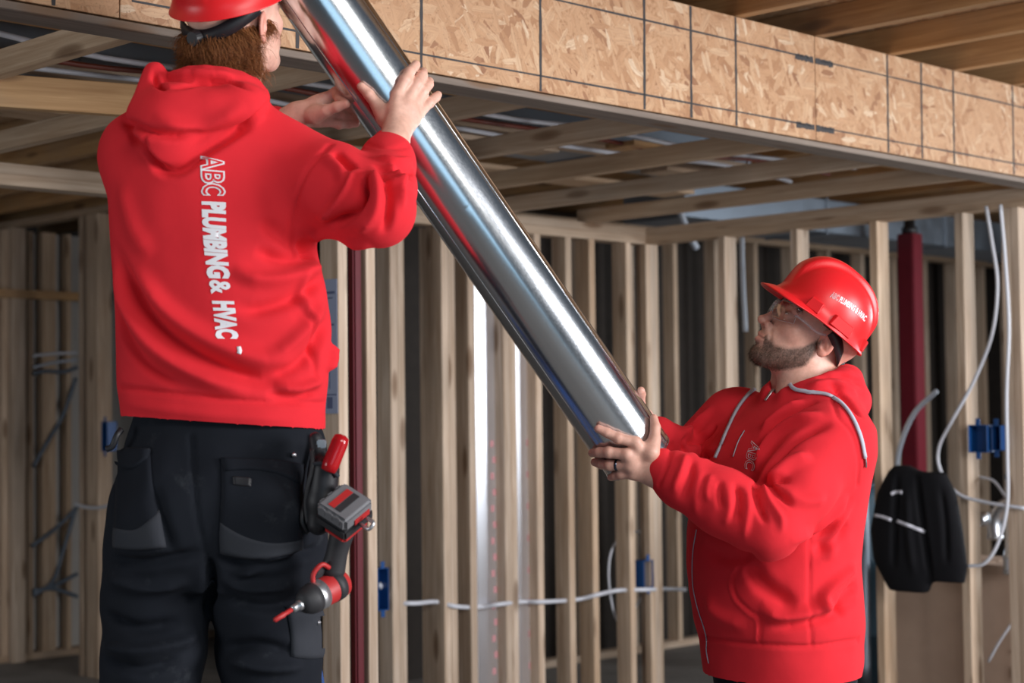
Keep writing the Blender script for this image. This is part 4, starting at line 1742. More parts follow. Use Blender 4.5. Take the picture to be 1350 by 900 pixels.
for s in (1, -1):
    Vv, Fc = [], []
    nu, nv = 14, 9
    for i in range(nu + 1):
        u = i / nu
        ang = u * 1.12
        for j in range(nv + 1):
            v = j / nv * 2 - 1
            half = 0.0245 * (1 - 0.35 * max(0, u - 0.55) / 0.45) * (1 - 0.45 * max(0, 0.18 - u) / 0.18)
            x = 0.112 - 0.052 * (1 - math.cos(ang)) * 1.35 - 0.004 * v * v
            y = s * (0.010 + 0.060 * math.sin(ang) / math.sin(1.12) * 0.95)
            Vv.append(hw(x, y, 0.004 + half * v + 0.003 * u))
    for i in range(nu):
        for j in range(nv):
            a = i * (nv + 1) + j
            Fc.append((a, a + 1, a + nv + 2, a + nv + 1))
    me = mesh_from('lens', Vv, Fc, True)
    o = add_me('lens', me, M['clear'], gl_root, gl_root)
    md = o.modifiers.new('t', 'SOLIDIFY')
    md.thickness = 0.0018
    # rim along the lens edge
    loop = [i * (nv + 1) + nv for i in range(nu + 1)] + [nu * (nv + 1) + j for j in range(nv, -1, -1)] + [i * (nv + 1) for i in range(nu, -1, -1)] + [j for j in range(nv + 1)]
    add_me('lens_rim', tube_mesh([Vv[k] for k in loop], 0.0008, 6), M['clear_edge'], gl_root, gl_root)
    pts = [hw(0.078, s * 0.069, 0.008), hw(0.066, s * 0.0745, 0.008), hw(0.045, s * 0.079, 0.006), hw(0.015, s * 0.082, 0.004), hw(-0.012, s * 0.084, 0.014)]
    P = spline(pts, 6)
    ribbon('temple', P, 0.0055, 0.0016, [hw(0, s, 0) - hw(0, 0, 0)] * len(P), M['clear_edge'], gl_root, gl_root)
add_me('bridge', tube_mesh(spline([hw(0.111, 0.011, 0.012), hw(0.114, 0, 0.014), hw(0.111, -0.011, 0.012)], 5), 0.0028, 8), M['clear_edge'], gl_root, gl_root)

# ------------------------------------------------------------------ the pipe
pipe = tag(empty('duct_pipe', PIPE_B), 'long shiny galvanised round duct pipe held at a slant by both men', 'pipe')


def pipe_mat():
    m, nt, b = mat_new('pipe_galvanised')
    t = NT(nt)
    b.inputs['Metallic'].default_value = 1.0
    v = t.coords((1, 1, 1))
    n1 = t.noise(t.coords((40, 40, 5)), 1.0, 4)
    n2 = t.noise(v, 230, 3)
    t.l(t.mix(n1, (0.62, 0.65, 0.68), (0.74, 0.77, 0.80)), b.inputs['Base Color'])
    t.l(t.ramp(t.math('ADD', t.math('MULTIPLY', n1, 0.45), t.math('MULTIPLY', n2, 0.55)), [(0.35, 0.17), (0.65, 0.23)]), b.inputs['Roughness'])
    t.bump(t.math('ADD', t.math('MULTIPLY', n1, 0.5), t.math('MULTIPLY', n2, 0.15)), 0.006, 0.002, b)
    return m


M['pipe'] = pipe_mat()
L = (PIPE_B - PIPE_A0).length
Vv, Fc = [], []
ns = 72
zs = [0, 0.004, 0.008, 0.012, 0.016, 0.03] + [0.05 + (L - 0.06) * k / 40 for k in range(41)] + [L]
jz = (PIPE_B - PD(628, 262, 3.62)).length
zs = sorted(zs + [jz - 0.004, jz - 0.0015, jz + 0.0015, jz + 0.004])
for z in zs:
    for k in range(ns):
        a = 2 * math.pi * k / ns
        r = PIPE_R
        if z < 0.012:
            r += 0.0012 * math.sin(math.pi * z / 0.012)
        # faint flats left by rolling
        r += 0.00025 * math.sin(5 * a + z * 3) + 0.0002 * math.sin(9 * a)
        if abs(z - jz) < 0.002:
            r -= 0.0003 if k % 12 < 1 else 0
        Vv.append((r * math.cos(a), r * math.sin(a), z))
nz = len(zs)
for i in range(nz - 1):
    for k in range(ns):
        Fc.append((i * ns + k, i * ns + (k + 1) % ns, (i + 1) * ns + (k + 1) % ns, (i + 1) * ns + k))
# local x towards the camera side
ex = (CAM - PIPE_B)
mm = frame_matrix((0, 0, 0), ex, -PIPE_T)
po = link('tube', mesh_from('tube', Vv, Fc, True), M['pipe'], pipe)
po.matrix_local = mm
md = po.modifiers.new('t', 'SOLIDIFY')
md.thickness, md.offset = 0.0009, -1
# lock seam along the length
pts = []
for ang in (math.radians(62), math.radians(-50)):
    sm = tube_mesh([Vector((PIPE_R * math.cos(ang), PIPE_R * math.sin(ang), z)) for z in (0.002, L * 0.5, L - 0.002)], 0.0013, 6)
    so = link('lock_seam', sm, M['pipe'], pipe)
    so.matrix_local = mm
rim = tube_mesh([Vector((PIPE_R * math.cos(k * math.pi / 36), PIPE_R * math.sin(k * math.pi / 36), 0.001)) for k in range(73)], 0.0012, 6)
ro = link('rolled_rim', rim, M['pipe'], pipe)
ro.matrix_local = mm

# ------------------------------------------------------------------ the man on the left, seen from behind
LD = 3.40
LM_BASE = PD(285, 600, LD)
LM_BASE.z = 0.34
man_l = person_root('person', LM_BASE, 'man seen from behind in red hoodie raising the pipe, drill on his hip')
LYAW = math.radians(90)
L_TOR = [psec(y, a, b, LD, LYAW, r) for y, a, b, r in (
    (566, 163, 427, .60), (550, 161, 429, .60), (534, 160, 428, .60), (515, 157, 431, .60), (470, 156, 437, .60), (420, 154, 434, .60), (380, 151, 428, .6), (330, 148, 418, .6), (280, 143, 408, .6),
    (235, 140, 402, .58), (195, 146, 394, .55), (160, 160, 376, .52), (140, 182, 356, .55), (122, 205, 342, .62), (110, 220, 338, .8))]
L_SH, L_EL, L_WR = PD(382, 222, 3.42), PD(498, 278, 3.30), PD(515, 196, 3.47)
L_S2, L_E2, L_W2 = PD(178, 205, 3.44), PD(235, 275, 3.68), PD(362, 168, 3.62)
LNECK = PD(282, 130, 3.44)
L_RING = hood_ring(LNECK, Vector((0, 1, 0)), Vector((-1, 0, 0)), 0.086, 0.02, 0.0, 14, 0.5)


def f_hoodie_l(P):
    d = loft(P, L_TOR)
    d = smin(d, chain(P, [L_SH, L_SH.lerp(L_EL, 0.5), L_EL], [0.088, 0.084, 0.070], 0.02), 0.05)
    d = smin(d, chain(P, [L_EL, L_EL.lerp(L_WR, 0.35), L_EL.lerp(L_WR, 0.75), L_WR], [0.066, 0.062, 0.052, 0.043], 0.02), 0.02)
    d = smin(d, chain(P, [L_S2, L_E2], [0.072, 0.064], 0.02), 0.05)
    d = smin(d, chain(P, [L_E2, L_W2], [0.062, 0.045], 0.02), 0.02)
    d = smin(d, chain(P, L_RING, [0.028] * 15, 0.01), 0.02)
    # hood hanging on the back
    hd = ell(P, PD(266, 146, 3.325), (0.116, 0.055, 0.046))
    hd = smin(hd, ell(P, PD(222, 158, 3.315), (0.066, 0.052, 0.068)), 0.03)
    hd = smin(hd, ell(P, PD(220, 190, 3.312), (0.052, 0.042, 0.050)), 0.03)
    hd = smin(hd, ell(P, PD(322, 132, 3.36), (0.046, 0.060, 0.032)), 0.03)
    hd = smin(hd, rcone(P, PD(204, 96, 3.36), PD(190, 150, 3.33), 0.022, 0.030), 0.02)
    d = smin(d, hd, 0.012)
    d = smax(d, -rcone(P, LNECK + Vector((0.0, 0.02, 0.12)), LNECK + Vector((0, 0.02, -0.02)), 0.085, 0.066), 0.012)
    return d


zl0 = PD(295, 559, LD).z
V, Qd = sdf_mesh(f_hoodie_l, (LM_BASE.x - 0.29, LD - 0.24, zl0), (LM_BASE.x + 0.44, LD + 0.40, PD(280, 70, LD).z), 0.005)
V = laplace(V, Qd, 2, 0.5)
N0 = v_normals(V, Qd)
wz = np.clip((zl0 + 0.30 - V[:, 2]) / 0.30, 0, 1)
V[:, 2] += (LM_BASE.x + 0.01 - V[:, 0]) * 0.08 * wz * wz
V = V + N0 * (vnoise(V, 8, 11) * 0.0045 + vnoise(V, 19, 12) * 0.002)[:, None]
V = folds(V, Qd, [
    # long drapes over the back
    ([(150, 322), (172, 375), (205, 425), (255, 465), (320, 495), (395, 512)], -9, 15), ([(150, 345), (168, 405), (200, 455), (255, 492), (330, 518)], 8, 16),
    ([(153, 395), (165, 440), (195, 480), (245, 507)], -6, 12), ([(175, 350), (215, 405), (270, 445), (335, 470), (400, 485)], 7, 18),
    ([(425, 365), (390, 392), (340, 408), (310, 405)], -8, 14), ([(422, 352), (380, 366), (340, 368), (305, 355)], 8, 15), ([(416, 338), (375, 342), (335, 330)], -7, 13),
    ([(432, 395), (405, 430), (375, 460), (350, 468)], 7, 15), ([(434, 420), (412, 462), (385, 485), (345, 495)], -8, 13), ([(425, 500), (395, 512), (362, 508)], 7, 11), ([(420, 512), (390, 524), (350, 520)], -6, 9),
    ([(400, 360), (402, 400), (412, 430)], 6, 12), ([(345, 290), (370, 310), (395, 335)], -5, 16), ([(160, 240), (175, 300), (200, 340)], 4, 20),
    ([(395, 400), (412, 440), (416, 500)], -4, 7),
    # shoulder, upper arm and elbow
    ([(436, 190), (405, 225), (388, 270), (384, 312), (390, 332)], -6, 5, 'seam'),
    ([(480, 232), (478, 258), (462, 282), (432, 300)], -13, 10), ([(470, 222), (462, 250), (442, 275), (418, 288)], 9, 12), ([(490, 225), (498, 255), (492, 285), (470, 305)], 9, 11),
    ([(500, 222), (512, 248), (512, 285), (505, 310)], -7, 9), ([(512, 215), (527, 240), (530, 275)], 6, 9), ([(497, 206), (520, 214), (543, 212)], 6, 7), ([(492, 216), (518, 226), (546, 226)], -6, 7),
    ([(494, 232), (522, 240), (546, 244)], 5, 8), ([(400, 300), (440, 322), (490, 322)], 7, 15), ([(392, 318), (412, 334), (436, 336)], -10, 9), ([(425, 205), (448, 222), (455, 245)], 6, 12),
    ([(440, 200), (466, 226)], -8, 9), ([(484, 190), (512, 196), (545, 192)], -3, 5, 'seam'),
    # hood
    ([(163, 140), (172, 172), (190, 200), (215, 224), (240, 222), (270, 200), (310, 175), (345, 150), (356, 134)], -9, 9), ([(160, 158), (200, 175), (235, 178), (265, 170)], -8, 8), ([(200, 155), (245, 168), (285, 160), (325, 140)], 5, 14),
    ([(205, 92), (207, 110), (220, 118)], -8, 6), ([(222, 116), (262, 112), (300, 108), (335, 118)], -6, 7), ([(215, 100), (260, 96), (310, 100)], 5, 8), ([(190, 178), (193, 200), (205, 215)], -4, 5),
    # hem band and its seam, side pocket
    ([(158, 511), (210, 517), (290, 526), (360, 531), (428, 532)], -8, 5, 'seam'), ([(160, 530), (220, 540), (300, 548), (400, 553)], 2.5, 12),
    ([(434, 455), (438, 470), (430, 488)], 8, 9),
])
V = laplace(V, Qd, 1, 0.2)
hoodie_l = add_np('hoodie', V, Qd, M['red'], man_l)
hoodie_l['label'] = 'red hooded sweatshirt with white lettering down the back'
bvh_l = BVHTree.FromPolygons(V.tolist(), Qd.tolist())

# lettering down the spine; its upper edge faces right
bpx = [(266, 205), (268, 260), (270, 310), (275, 360), (283, 405), (287, 449)]
tpx = [(294, 203), (296, 258), (297, 310), (301, 358), (308, 403), (313, 447)]


def seg_line(pts, a, b):
    P = spline([Vector((x, y, 0)) for x, y in pts], 10)
    n = len(P) - 1
    return [(P[int(round(n * (a + (b - a) * k / 4)))].x, P[int(round(n * (a + (b - a) * k / 4)))].y) for k in range(5)]


_, ext = lay_text('lettering', 'ABC', seg_line(bpx, -0.0, 0.20), seg_line(tpx, 0.0, 0.20), bvh_l, M['white_print'], hoodie_l, man_l, 0.2, 0.055)
lay_text('lettering_heart', 'ABC', seg_line(bpx, 0.0, 0.20), seg_line(tpx, 0.0, 0.20), bvh_l, M['red'], hoodie_l, man_l, 0.2, -0.004, 0.002, ext)
lay_text('lettering', 'PLUMBING', seg_line(bpx, 0.215, 0.635), seg_line(tpx, 0.215, 0.635), bvh_l, M['white_print'], hoodie_l, man_l, 0.2, 0.06)
lay_text('lettering', '&', seg_line(bpx, 0.645, 0.725), seg_line(tpx, 0.645, 0.725), bvh_l, M['white_print'], hoodie_l, man_l, 0.1, 0.03)
lay_text('lettering', 'HVAC', seg_line(bpx, 0.755, 1.0), seg_line(tpx, 0.755, 1.0), bvh_l, M['white_print'], hoodie_l, man_l, 0.2, 0.06)
# paint blot under the lettering
P, N = surf_line(bvh_l, [(314.5, 457), (315.5, 460), (316, 463), (315, 466)], 2, 0.001)
ribbon('paint_blot', P, 0.008, 0.0006, N, M['white_print'], hoodie_l, man_l)

# ---- trousers
LK1, LK2 = PD(195, 935, LD - 0.02), PD(361, 925, LD + 0.02)
LF1, LF2 = Vector((LK1.x - 0.005, LD + 0.03, 0.40)), Vector((LK2.x - 0.005, LD + 0.03, 0.40))


def f_tr_l(P):
    d = loft(P, [psec(y, a, b, LD, LYAW, r) for y, a, b, r in ((530, 180, 408, .55), (560, 172, 418, .56), (585, 164, 427, .6), (620, 155, 430, .66), (665, 148, 430, .68), (700, 143, 430, .66), (730, 141, 430, .6), (755, 140, 430, .54), (775, 142, 428, .48))])
    d = smin(d, chain(P, [PD(206, 690, LD), PD(204, 790, LD), PD(202, 860, LD - 0.01), LK1, LF1], [0.094, 0.100, 0.096, 0.090, 0.085], 0.02), 0.03)
    d = smin(d, chain(P, [PD(355, 690, LD), PD(354, 790, LD), PD(356, 860, LD + 0.01), LK2, LF2], [0.094, 0.103, 0.098, 0.088, 0.085], 0.02), 0.03)
    # seat
    d = smin(d, ell(P, PD(222, 690, LD - 0.085), (0.088, 0.065, 0.10)), 0.04)
    d = smin(d, ell(P, PD(350, 690, LD - 0.085), (0.088, 0.065, 0.10)), 0.04)
    return d


V, Qd = sdf_mesh(f_tr_l, (LM_BASE.x - 0.27, LD - 0.24, 0.34), (LM_BASE.x + 0.27, LD + 0.24, PD(300, 531, LD).z), 0.006)
V = laplace(V, Qd, 2, 0.5)
N0 = v_normals(V, Qd)
V = V + N0 * (vnoise(V, 8, 21) * 0.005 + vnoise(V, 18, 22) * 0.003)[:, None]
V = folds(V, Qd, [
    ([(252, 575), (256, 640), (262, 690), (275, 740)], -5, 5, 'seam'), ([(276, 735), (279, 770), (277, 800), (279, 840)], -14, 10),
    ([(285, 735), (320, 745), (370, 740), (420, 722)], -8, 10), ([(290, 760), (330, 775), (390, 770)], 7, 12), ([(310, 760), (350, 742), (400, 730)], 6, 12), ([(300, 790), (350, 800), (410, 790)], -6, 10),
    ([(145, 735), (180, 742), (230, 735), (270, 725)], -7, 11), ([(140, 760), (190, 775), (250, 765)], 7, 14), ([(138, 810), (180, 828), (240, 820)], -8, 12), ([(136, 850), (180, 858), (235, 848), (262, 835)], 8, 12),
    ([(138, 872), (185, 882), (240, 870)], -7, 11), ([(295, 855), (340, 850), (390, 860)], -7, 11), ([(300, 870), (350, 880), (400, 878)], 7, 11), ([(200, 640), (215, 690), (230, 730)], -4, 12),
])
trous_l = add_np('trousers', V, Qd, M['trouser'], man_l)
trous_l['label'] = 'black work trousers with grey reinforced pockets'
bvh_t = BVHTree.FromPolygons(V.tolist(), Qd.tolist())


def tpatch(name, rows, mat, lift=0.004):
    me = patch_mesh(bvh_t, rows, 5, lift)
    return add_me(name, me, mat, trous_l, man_l)


tpatch('back_pocket', [[(291, 606), (330, 606), (365, 609), (398, 614)], [(292, 650), (330, 655), (362, 656), (398, 655)], [(290, 690), (325, 695), (360, 697), (397, 694)], [(291, 727), (320, 733), (360, 734), (397, 722)]], M['trouser'], 0.006)
tpatch('pocket_patch', [[(291, 688), (325, 706), (360, 714), (398, 710)], [(290, 705), (325, 720), (360, 724), (398, 716)], [(291, 728), (322, 734), (360, 735), (398, 724)]], M['patch'], 0.0085)
tpatch('pocket_flap', [[(291, 604), (330, 605), (365, 607), (398, 612)], [(293, 614), (330, 616), (365, 618), (397, 628)], [(296, 622), (330, 621), (365, 627), (392, 640)]], M['trouser'], 0.011)
tpatch('pocket_tab', [[(306, 628), (320, 629), (333, 631)], [(307, 640), (320, 642), (332, 643)]], M['strap'], 0.010)
tpatch('back_pocket', [[(155, 596), (175, 594), (198, 594)], [(154, 640), (178, 642), (202, 642)], [(152, 690), (182, 692), (214, 690)], [(151, 720), (182, 723), (219, 720)]], M['trouser'], 0.006)
tpatch('pocket_patch', [[(152, 695), (182, 696), (210, 672)], [(151, 708), (182, 710), (214, 700)], [(151, 721), (182, 724), (219, 721)]], M['patch'], 0.0085)
tpatch('pocket_flap', [[(154, 593), (175, 591), (199, 592)], [(154, 604), (175, 608), (198, 600)], [(156, 614), (178, 620), (196, 606)]], M['trouser'], 0.012)
tpatch('thigh_pocket', [[(378, 800), (400, 806), (430, 803)], [(383, 835), (405, 838), (431, 836)], [(384, 866), (408, 868), (428, 866)]], M['patch'], 0.006)
for x, y in ((416, 819), (430, 812), (386, 600)):
    p = bvh_t.ray_cast(CAM, ray(x, y).normalized())
    if p[0] is not None:
        bm = bmesh.new()
        bmesh.ops.create_uvsphere(bm, u_segments=10, v_segments=8, radius=0.005)
        me = bpy.data.meshes.new('rivet')
        bm.to_mesh(me)
        bm.free()
        me.transform(Matrix.Translation(p[0] + p[1] * 0.006))
        add_me('rivet', me, M['zip'], trous_l, man_l)
# belt strap at the left hip and the loop at the right
add_me('belt_loop', tube_mesh(spline([PD(160, 566, LD - 0.06), PD(154, 574, LD - 0.07), PD(148, 588, LD - 0.07), PD(140, 592, LD - 0.07)], 6), 0.006, 8), M['strap'], trous_l, man_l)
P, N = surf_line(bvh_t, [(412, 575), (410, 590), (402, 625), (397, 660), (394, 685), (400, 700)], 6, 0.012)
ribbon('tool_strap', P, 0.009, 0.003, N, M['strap'], trous_l, man_l)

# boots on the ladder step
for f_ in (LF1, LF2):
    b0 = Vector((f_.x, f_.y, 0.34))

    def f_boot(P, b0=b0):
        d = rcone(P, b0 + Vector((0, -0.05, 0.045)), b0 + Vector((0, 0.15, 0.035)), 0.046, 0.036)
        d = smin(d, rcone(P, b0 + Vector((0, 0, 0.05)), b0 + Vector((0, 0, 0.14)), 0.046, 0.05), 0.03)
        return smax(d, -(P[:, 2] - 0.341), 0.004)
    V, Qd = sdf_mesh(f_boot, b0 - Vector((0.09, 0.13, 0.01)), b0 + Vector((0.09, 0.22, 0.21)), 0.008)
    add_np('boot', V, Qd, M['strap'], man_l)

# ---- body
LHF = facing(52, 24)
LH = head_frame(LHF, roll=0.22)
LHAT = PD(303, -7, 3.43)
LORG = Vector(V3(LHAT) - LH @ np.array([-0.006, 0, 0.052]))
nk = LH.T @ (V3(LNECK + Vector((0.0, 0.025, -0.03))) - V3(LORG))
HL2, HQ2, HW2 = make_head(LORG, LH, tuple(nk), 0.0026)
base_l = np.array([0.76, 0.48, 0.38])
cols = [face_cols(HL2, base_l)]
parts = [(HW2, HQ2)]
fing = [[on_pipe(524, 126, .017), on_pipe(534, 106, .013), on_pipe(540, 95, .010), PD(543, 89, 3.56)],
        [on_pipe(538, 130, .016), on_pipe(549, 111, .012), PD(553, 102, 3.56), PD(556, 96, 3.585)],
        [on_pipe(547, 138, .015), on_pipe(557, 121, .011), PD(562, 113, 3.565), PD(565, 108, 3.59)],
        [on_pipe(552, 150, .014), PD(563, 137, 3.545), PD(569, 132, 3.57), PD(573, 128, 3.59)]]
fing = [[off_pipe(p, 0.0085) for p in c] for c in fing]
thm = [on_pipe(508, 155, .020), on_pipe(497, 138, .014), on_pipe(486, 124, .011), on_pipe(476, 114, .009)]
wr_l = PD(522, 176, 3.468)
V, Qd = hand(wr_l, L_EL, fing, thm, 0.0112)
parts.append((V, Qd))
cols.append(hand_cols(V, fing, thm, np.array([0.76, 0.47, 0.37])))
# far hand under the pipe's left edge, palm up
fing2 = [[PD(428, 130, 3.60), PD(444, 121, 3.60), PD(455, 126, 3.575), PD(461, 132, 3.555)],
         [PD(430, 140, 3.625), PD(448, 140, 3.645), PD(462, 142, 3.66), PD(474, 144, 3.665)],
         [PD(432, 150, 3.63), PD(450, 153, 3.65), PD(464, 155, 3.665), PD(476, 156, 3.67)],
         [PD(430, 160, 3.625), PD(447, 164, 3.64), PD(460, 164, 3.655), PD(470, 163, 3.665)]]
fing2 = [[off_pipe(p, 0.0085) for p in c] for c in fing2]
thm2 = [PD(415, 152, 3.575), PD(430, 146, 3.555), PD(444, 141, 3.545), PD(456, 137, 3.54)]
thm2 = [off_pipe(p, 0.008) for p in thm2]
wr_l2 = PD(392, 151, 3.60)
V, Qd = hand(wr_l2, L_E2, fing2, thm2)
parts.append((V, Qd))
cols.append(hand_cols(V, fing2, thm2, np.array([0.74, 0.45, 0.36])))


def f_core_l(P):
    d = loft(P, [(s[0], s[1], s[2], s[3] * 0.68, s[4] * 0.68, s[5]) for s in L_TOR[:-3]])
    d = smin(d, chain(P, [L_SH, L_EL, wr_l.lerp(L_EL, 0.3)], [0.042, 0.034, 0.026]), 0.03)
    d = smin(d, chain(P, [L_S2, L_E2, wr_l2.lerp(L_E2, 0.3)], [0.042, 0.034, 0.026]), 0.03)
    d = smin(d, rcone(P, LNECK + Vector((0, 0.02, -0.03)), LNECK - Vector((0, 0, 0.12)), 0.05, 0.06), 0.03)
    d = smin(d, chain(P, [PD(215, 640, LD), LK1, LF1], [0.065, 0.05, 0.042]), 0.03)
    d = smin(d, chain(P, [PD(350, 640, LD), LK2, LF2], [0.065, 0.05, 0.042]), 0.03)
    return d


V, Qd = sdf_mesh(f_core_l, (LM_BASE.x - 0.28, LD - 0.2, 0.36), (LM_BASE.x + 0.42, LD + 0.36, LNECK.z), 0.014)
parts.append((V, Qd))
cols.append(np.tile(base_l, (len(V), 1)))
V, Qd = join_parts(parts)
body_l = add_np('body', V, Qd, M['skin'], man_l)
set_col(body_l.data, np.concatenate(cols))
for c in (thm, fing[0]):
    tip, prev = Vector(c[-1]), Vector(c[-2])
    ax = PIPE_A + PIPE_T * (tip - PIPE_A).dot(PIPE_T)
    up_ = (tip - ax).normalized()
    t_ = (tip - prev).normalized()
    bm = bmesh.new()
    bmesh.ops.create_uvsphere(bm, u_segments=12, v_segments=8, radius=1)
    bm.transform(frame_matrix(tip + up_ * 0.0055, t_.cross(up_), up_) @ Matrix.Diagonal((0.0055, 0.0068, 0.0028, 1)))
    me = bpy.data.meshes.new('nail')
    bm.to_mesh(me)
    bm.free()
    me.shade_smooth()
    add_me('nail', me, M['nail'], body_l, man_l)

# ---- hair: scalp volume plus strands
rs = np.random.RandomState(9)
nrm = v_normals(HW2, HQ2)
x, y, z = HL2[:, 0], HL2[:, 1], HL2[:, 2]
w = ((x < 0.028 - 0.35 * np.clip(z, -1, 0.0)) & (z > -0.085) & (z < 0.004)).astype(float)
w *= (~((np.abs(y) > 0.070) & (np.abs(x + 0.014) < 0.028) & (np.abs(z + 0.004) < 0.04))).astype(float)
w *= np.where(x > -0.02, (z > -0.020).astype(float), 1.0)
nh = 8000
pick = rs.choice(len(HL2), nh, p=w / w.sum())
down = np.array([0, 0, -1.0])
backv = LH @ np.array([-1.0, 0, 0])
dirs = nrm[pick] * 0.85 + down * 0.70 + backv * 0.15 + rs.randn(nh, 3) * 0.24
dirs /= np.linalg.norm(dirs, axis=1, keepdims=True)
ln = 0.030 + 0.026 * rs.rand(nh)
ln *= np.where(HL2[pick, 0] > -0.02, 0.6, 1.0)
strands('hair', HW2[pick] - nrm[pick] * 0.002, dirs, ln, 0.0007, M['hair'], body_l, man_l, 0.22, 5, 0.15, 4)

hat_l, _ = hard_hat(LHAT, head_frame(facing(52, 29), roll=0.22), 'red hard hat cut by the frame, worn over auburn hair', -1, False, 1.17, 0.012)

# ------------------------------------------------------------------ small builders
def lathe(p0, p1, prof, seg=20):
    """turned part between two points; prof = (position 0..1, radius)"""
    p0, p1 = Vector(p0), Vector(p1)
    return tube_mesh([p0.lerp(p1, t) for t, r in prof], [max(r, 0.0003) for t, r in prof], seg)


def obox(c, x, y, z, bev=0.003, seg=2):
    """bevelled box: centre and three half-axis vectors"""
    bm = bmesh.new()
    bmesh.ops.create_cube(bm, size=2)
    lx, ly, lz = x.length, y.length, z.length
    for v in bm.verts:
        v.co = Vector((v.co.x * lx, v.co.y * ly, v.co.z * lz))
    if bev:
        bmesh.ops.bevel(bm, geom=list(bm.edges), offset=bev, segments=seg, affect='EDGES')
    xn, yn, zn = x.normalized(), y.normalized(), z.normalized()
    bm.transform(Matrix(((xn.x, yn.x, zn.x, c[0]), (xn.y, yn.y, zn.y, c[1]), (xn.z, yn.z, zn.z, c[2]), (0, 0, 0, 1))))
    me = bpy.data.meshes.new('box')
    bm.to_mesh(me)
    bm.free()
    return me


def thing(name, loc, label, cat, group=None):
    return tag(empty(name, loc), label, cat, group)


def part(name, me, mat, root, parent=None):
    return add_me(name, me, mat, parent or root, root)


# ------------------------------------------------------------------ short stud wall with a red column beside the man
wall_mid = tag(empty('wall_middle', SN(3.0, -4.21, 0)), 'short stud wall with pale studs under the soffit', kind='structure')
stud_A(460, 1, 0.089, -4.21, 0.038, PLT, wall_mid)
stud_A(497, 1, 0.089, -4.21, 0.038, PLT, wall_mid)
sA, sB = PP(425, 620, NX, -4.21).dot(AX), PP(500, 620, NX, -4.21).dot(AX)
lumber('top_plate', SN(sA - 0.5, -4.255, PLT + 0.019), (0, 0, 1), AX, 0.038, 0.089, sB - sA + 0.5, M['joist'], wall_mid)
lumber('bottom_plate', SN(sA - 0.1, -4.255, 0.019), (0, 0, 1), AX, 0.038, 0.089, sB - sA + 0.1, M['stud'], wall_mid)


def column(px, n, w, z1, label, cap=True):
    s = PP(px, 500, NX, n).dot(AX)
    p = SN(s, n, 0)
    r = thing('steel_column', p, label, 'column')
    part('shaft', obox(p + Vector((0, 0, z1 / 2)), AX * w / 2, NX * w / 2, Vector((0, 0, z1 / 2)), 0.006), M['red_steel'], r)
    part('base_plate', obox(p + Vector((0, 0, 0.006)), AX * w, NX * w, Vector((0, 0, 0.006)), 0.002), M['red_steel'], r)
    if cap:
        part('cap', lathe(p + Vector((0, 0, z1)), p + Vector((0, 0, z1 + 0.09)), [(0, w * .42), (0.4, w * .42), (0.42, w * .3), (1, w * .3)]), M['black'], r)
    return r


column(468.5, -4.236, 0.034, PLT, 'narrow dark red steel column between two pale studs beside the man\'s hip', False)
column(1203, -5.15, 0.10, 2.37, 'dark red square steel column with black cap behind the bearded man')

# plan sheet pinned to the stud
sh = [PP(x, y, -AX, -(PP(446, 620, NX, -4.21).dot(AX) - 0.048)) for x, y in ((427, 370), (446, 370), (446, 545), (427, 545))]
s0 = PP(460, 620, NX, -4.21).dot(AX) - 0.041
z0, z1 = PD(436, 545, 5.5).z, PD(436, 370, 5.5).z
pl = thing('plan_sheet', SN(s0, -4.25, z0), 'pale blue printed plan sheet pinned to a stud behind the man', 'paper')
part('sheet', obox(SN(s0, -4.262, (z0 + z1) / 2), AX * 0.0006, NX * 0.05, Vector((0, 0, (z1 - z0) / 2)), 0), M['paper'], pl)
for k, (zz, hh_, ww) in enumerate(((0.90, 0.004, 0.04), (0.86, 0.002, 0.03), (0.66, 0.003, 0.035), (0.60, 0.06, 0.002), (0.45, 0.002, 0.04), (0.30, 0.05, 0.002), (0.14, 0.002, 0.045), (0.08, 0.018, 0.014))):
    part('print_line', obox(SN(s0 - 0.0008, -4.262 + (0.012 if ww < 0.02 else 0), z0 + (z1 - z0) * zz), AX * 0.0004, NX * ww, Vector((0, 0, hh_)), 0), M['ink'], pl)

# ------------------------------------------------------------------ foil-faced insulation between the back studs
for px0, px1, lab in ((629, 655, 'silver foil insulation panel between double studs, left of two'), (683, 702, 'narrow silver foil insulation panel, right of two')):
    sa, sb = PP(px0, 620, NX, W1N - 0.05).dot(AX), PP(px1 + 10, 620, NX, W1N - 0.05).dot(AX)
    r = thing('insulation_panel', SN((sa + sb) / 2, W1N - 0.07, 0.04), lab, 'insulation')
    part('foil_face', obox(SN((sa + sb) / 2, W1N - 0.07, 0.04 + 1.08), AX * (sb - sa) / 2, NX * 0.012, Vector((0, 0, 1.08)), 0.004), M['foil'], r)
    for k in range(18):
        part('print_mark', obox(SN(sb - 0.055 - 0.012 * (k % 2), W1N - 0.0574, 0.1 + 0.07 * k), AX * 0.010, NX * 0.0006, Vector((0, 0, 0.014)), 0), M['foil_print'], r)

# ------------------------------------------------------------------ cables
def cable(name, pts, rad, mat, label, cat='cable', group=None, sub=8):
    P = spline(pts, sub)
    me = tube_mesh(P, rad, 7)
    o = link(name, me, M[mat])
    c = Vector(P[0])
    me.transform(Matrix.Translation(-c))
    o.location = c
    return tag(o, label, cat, group)


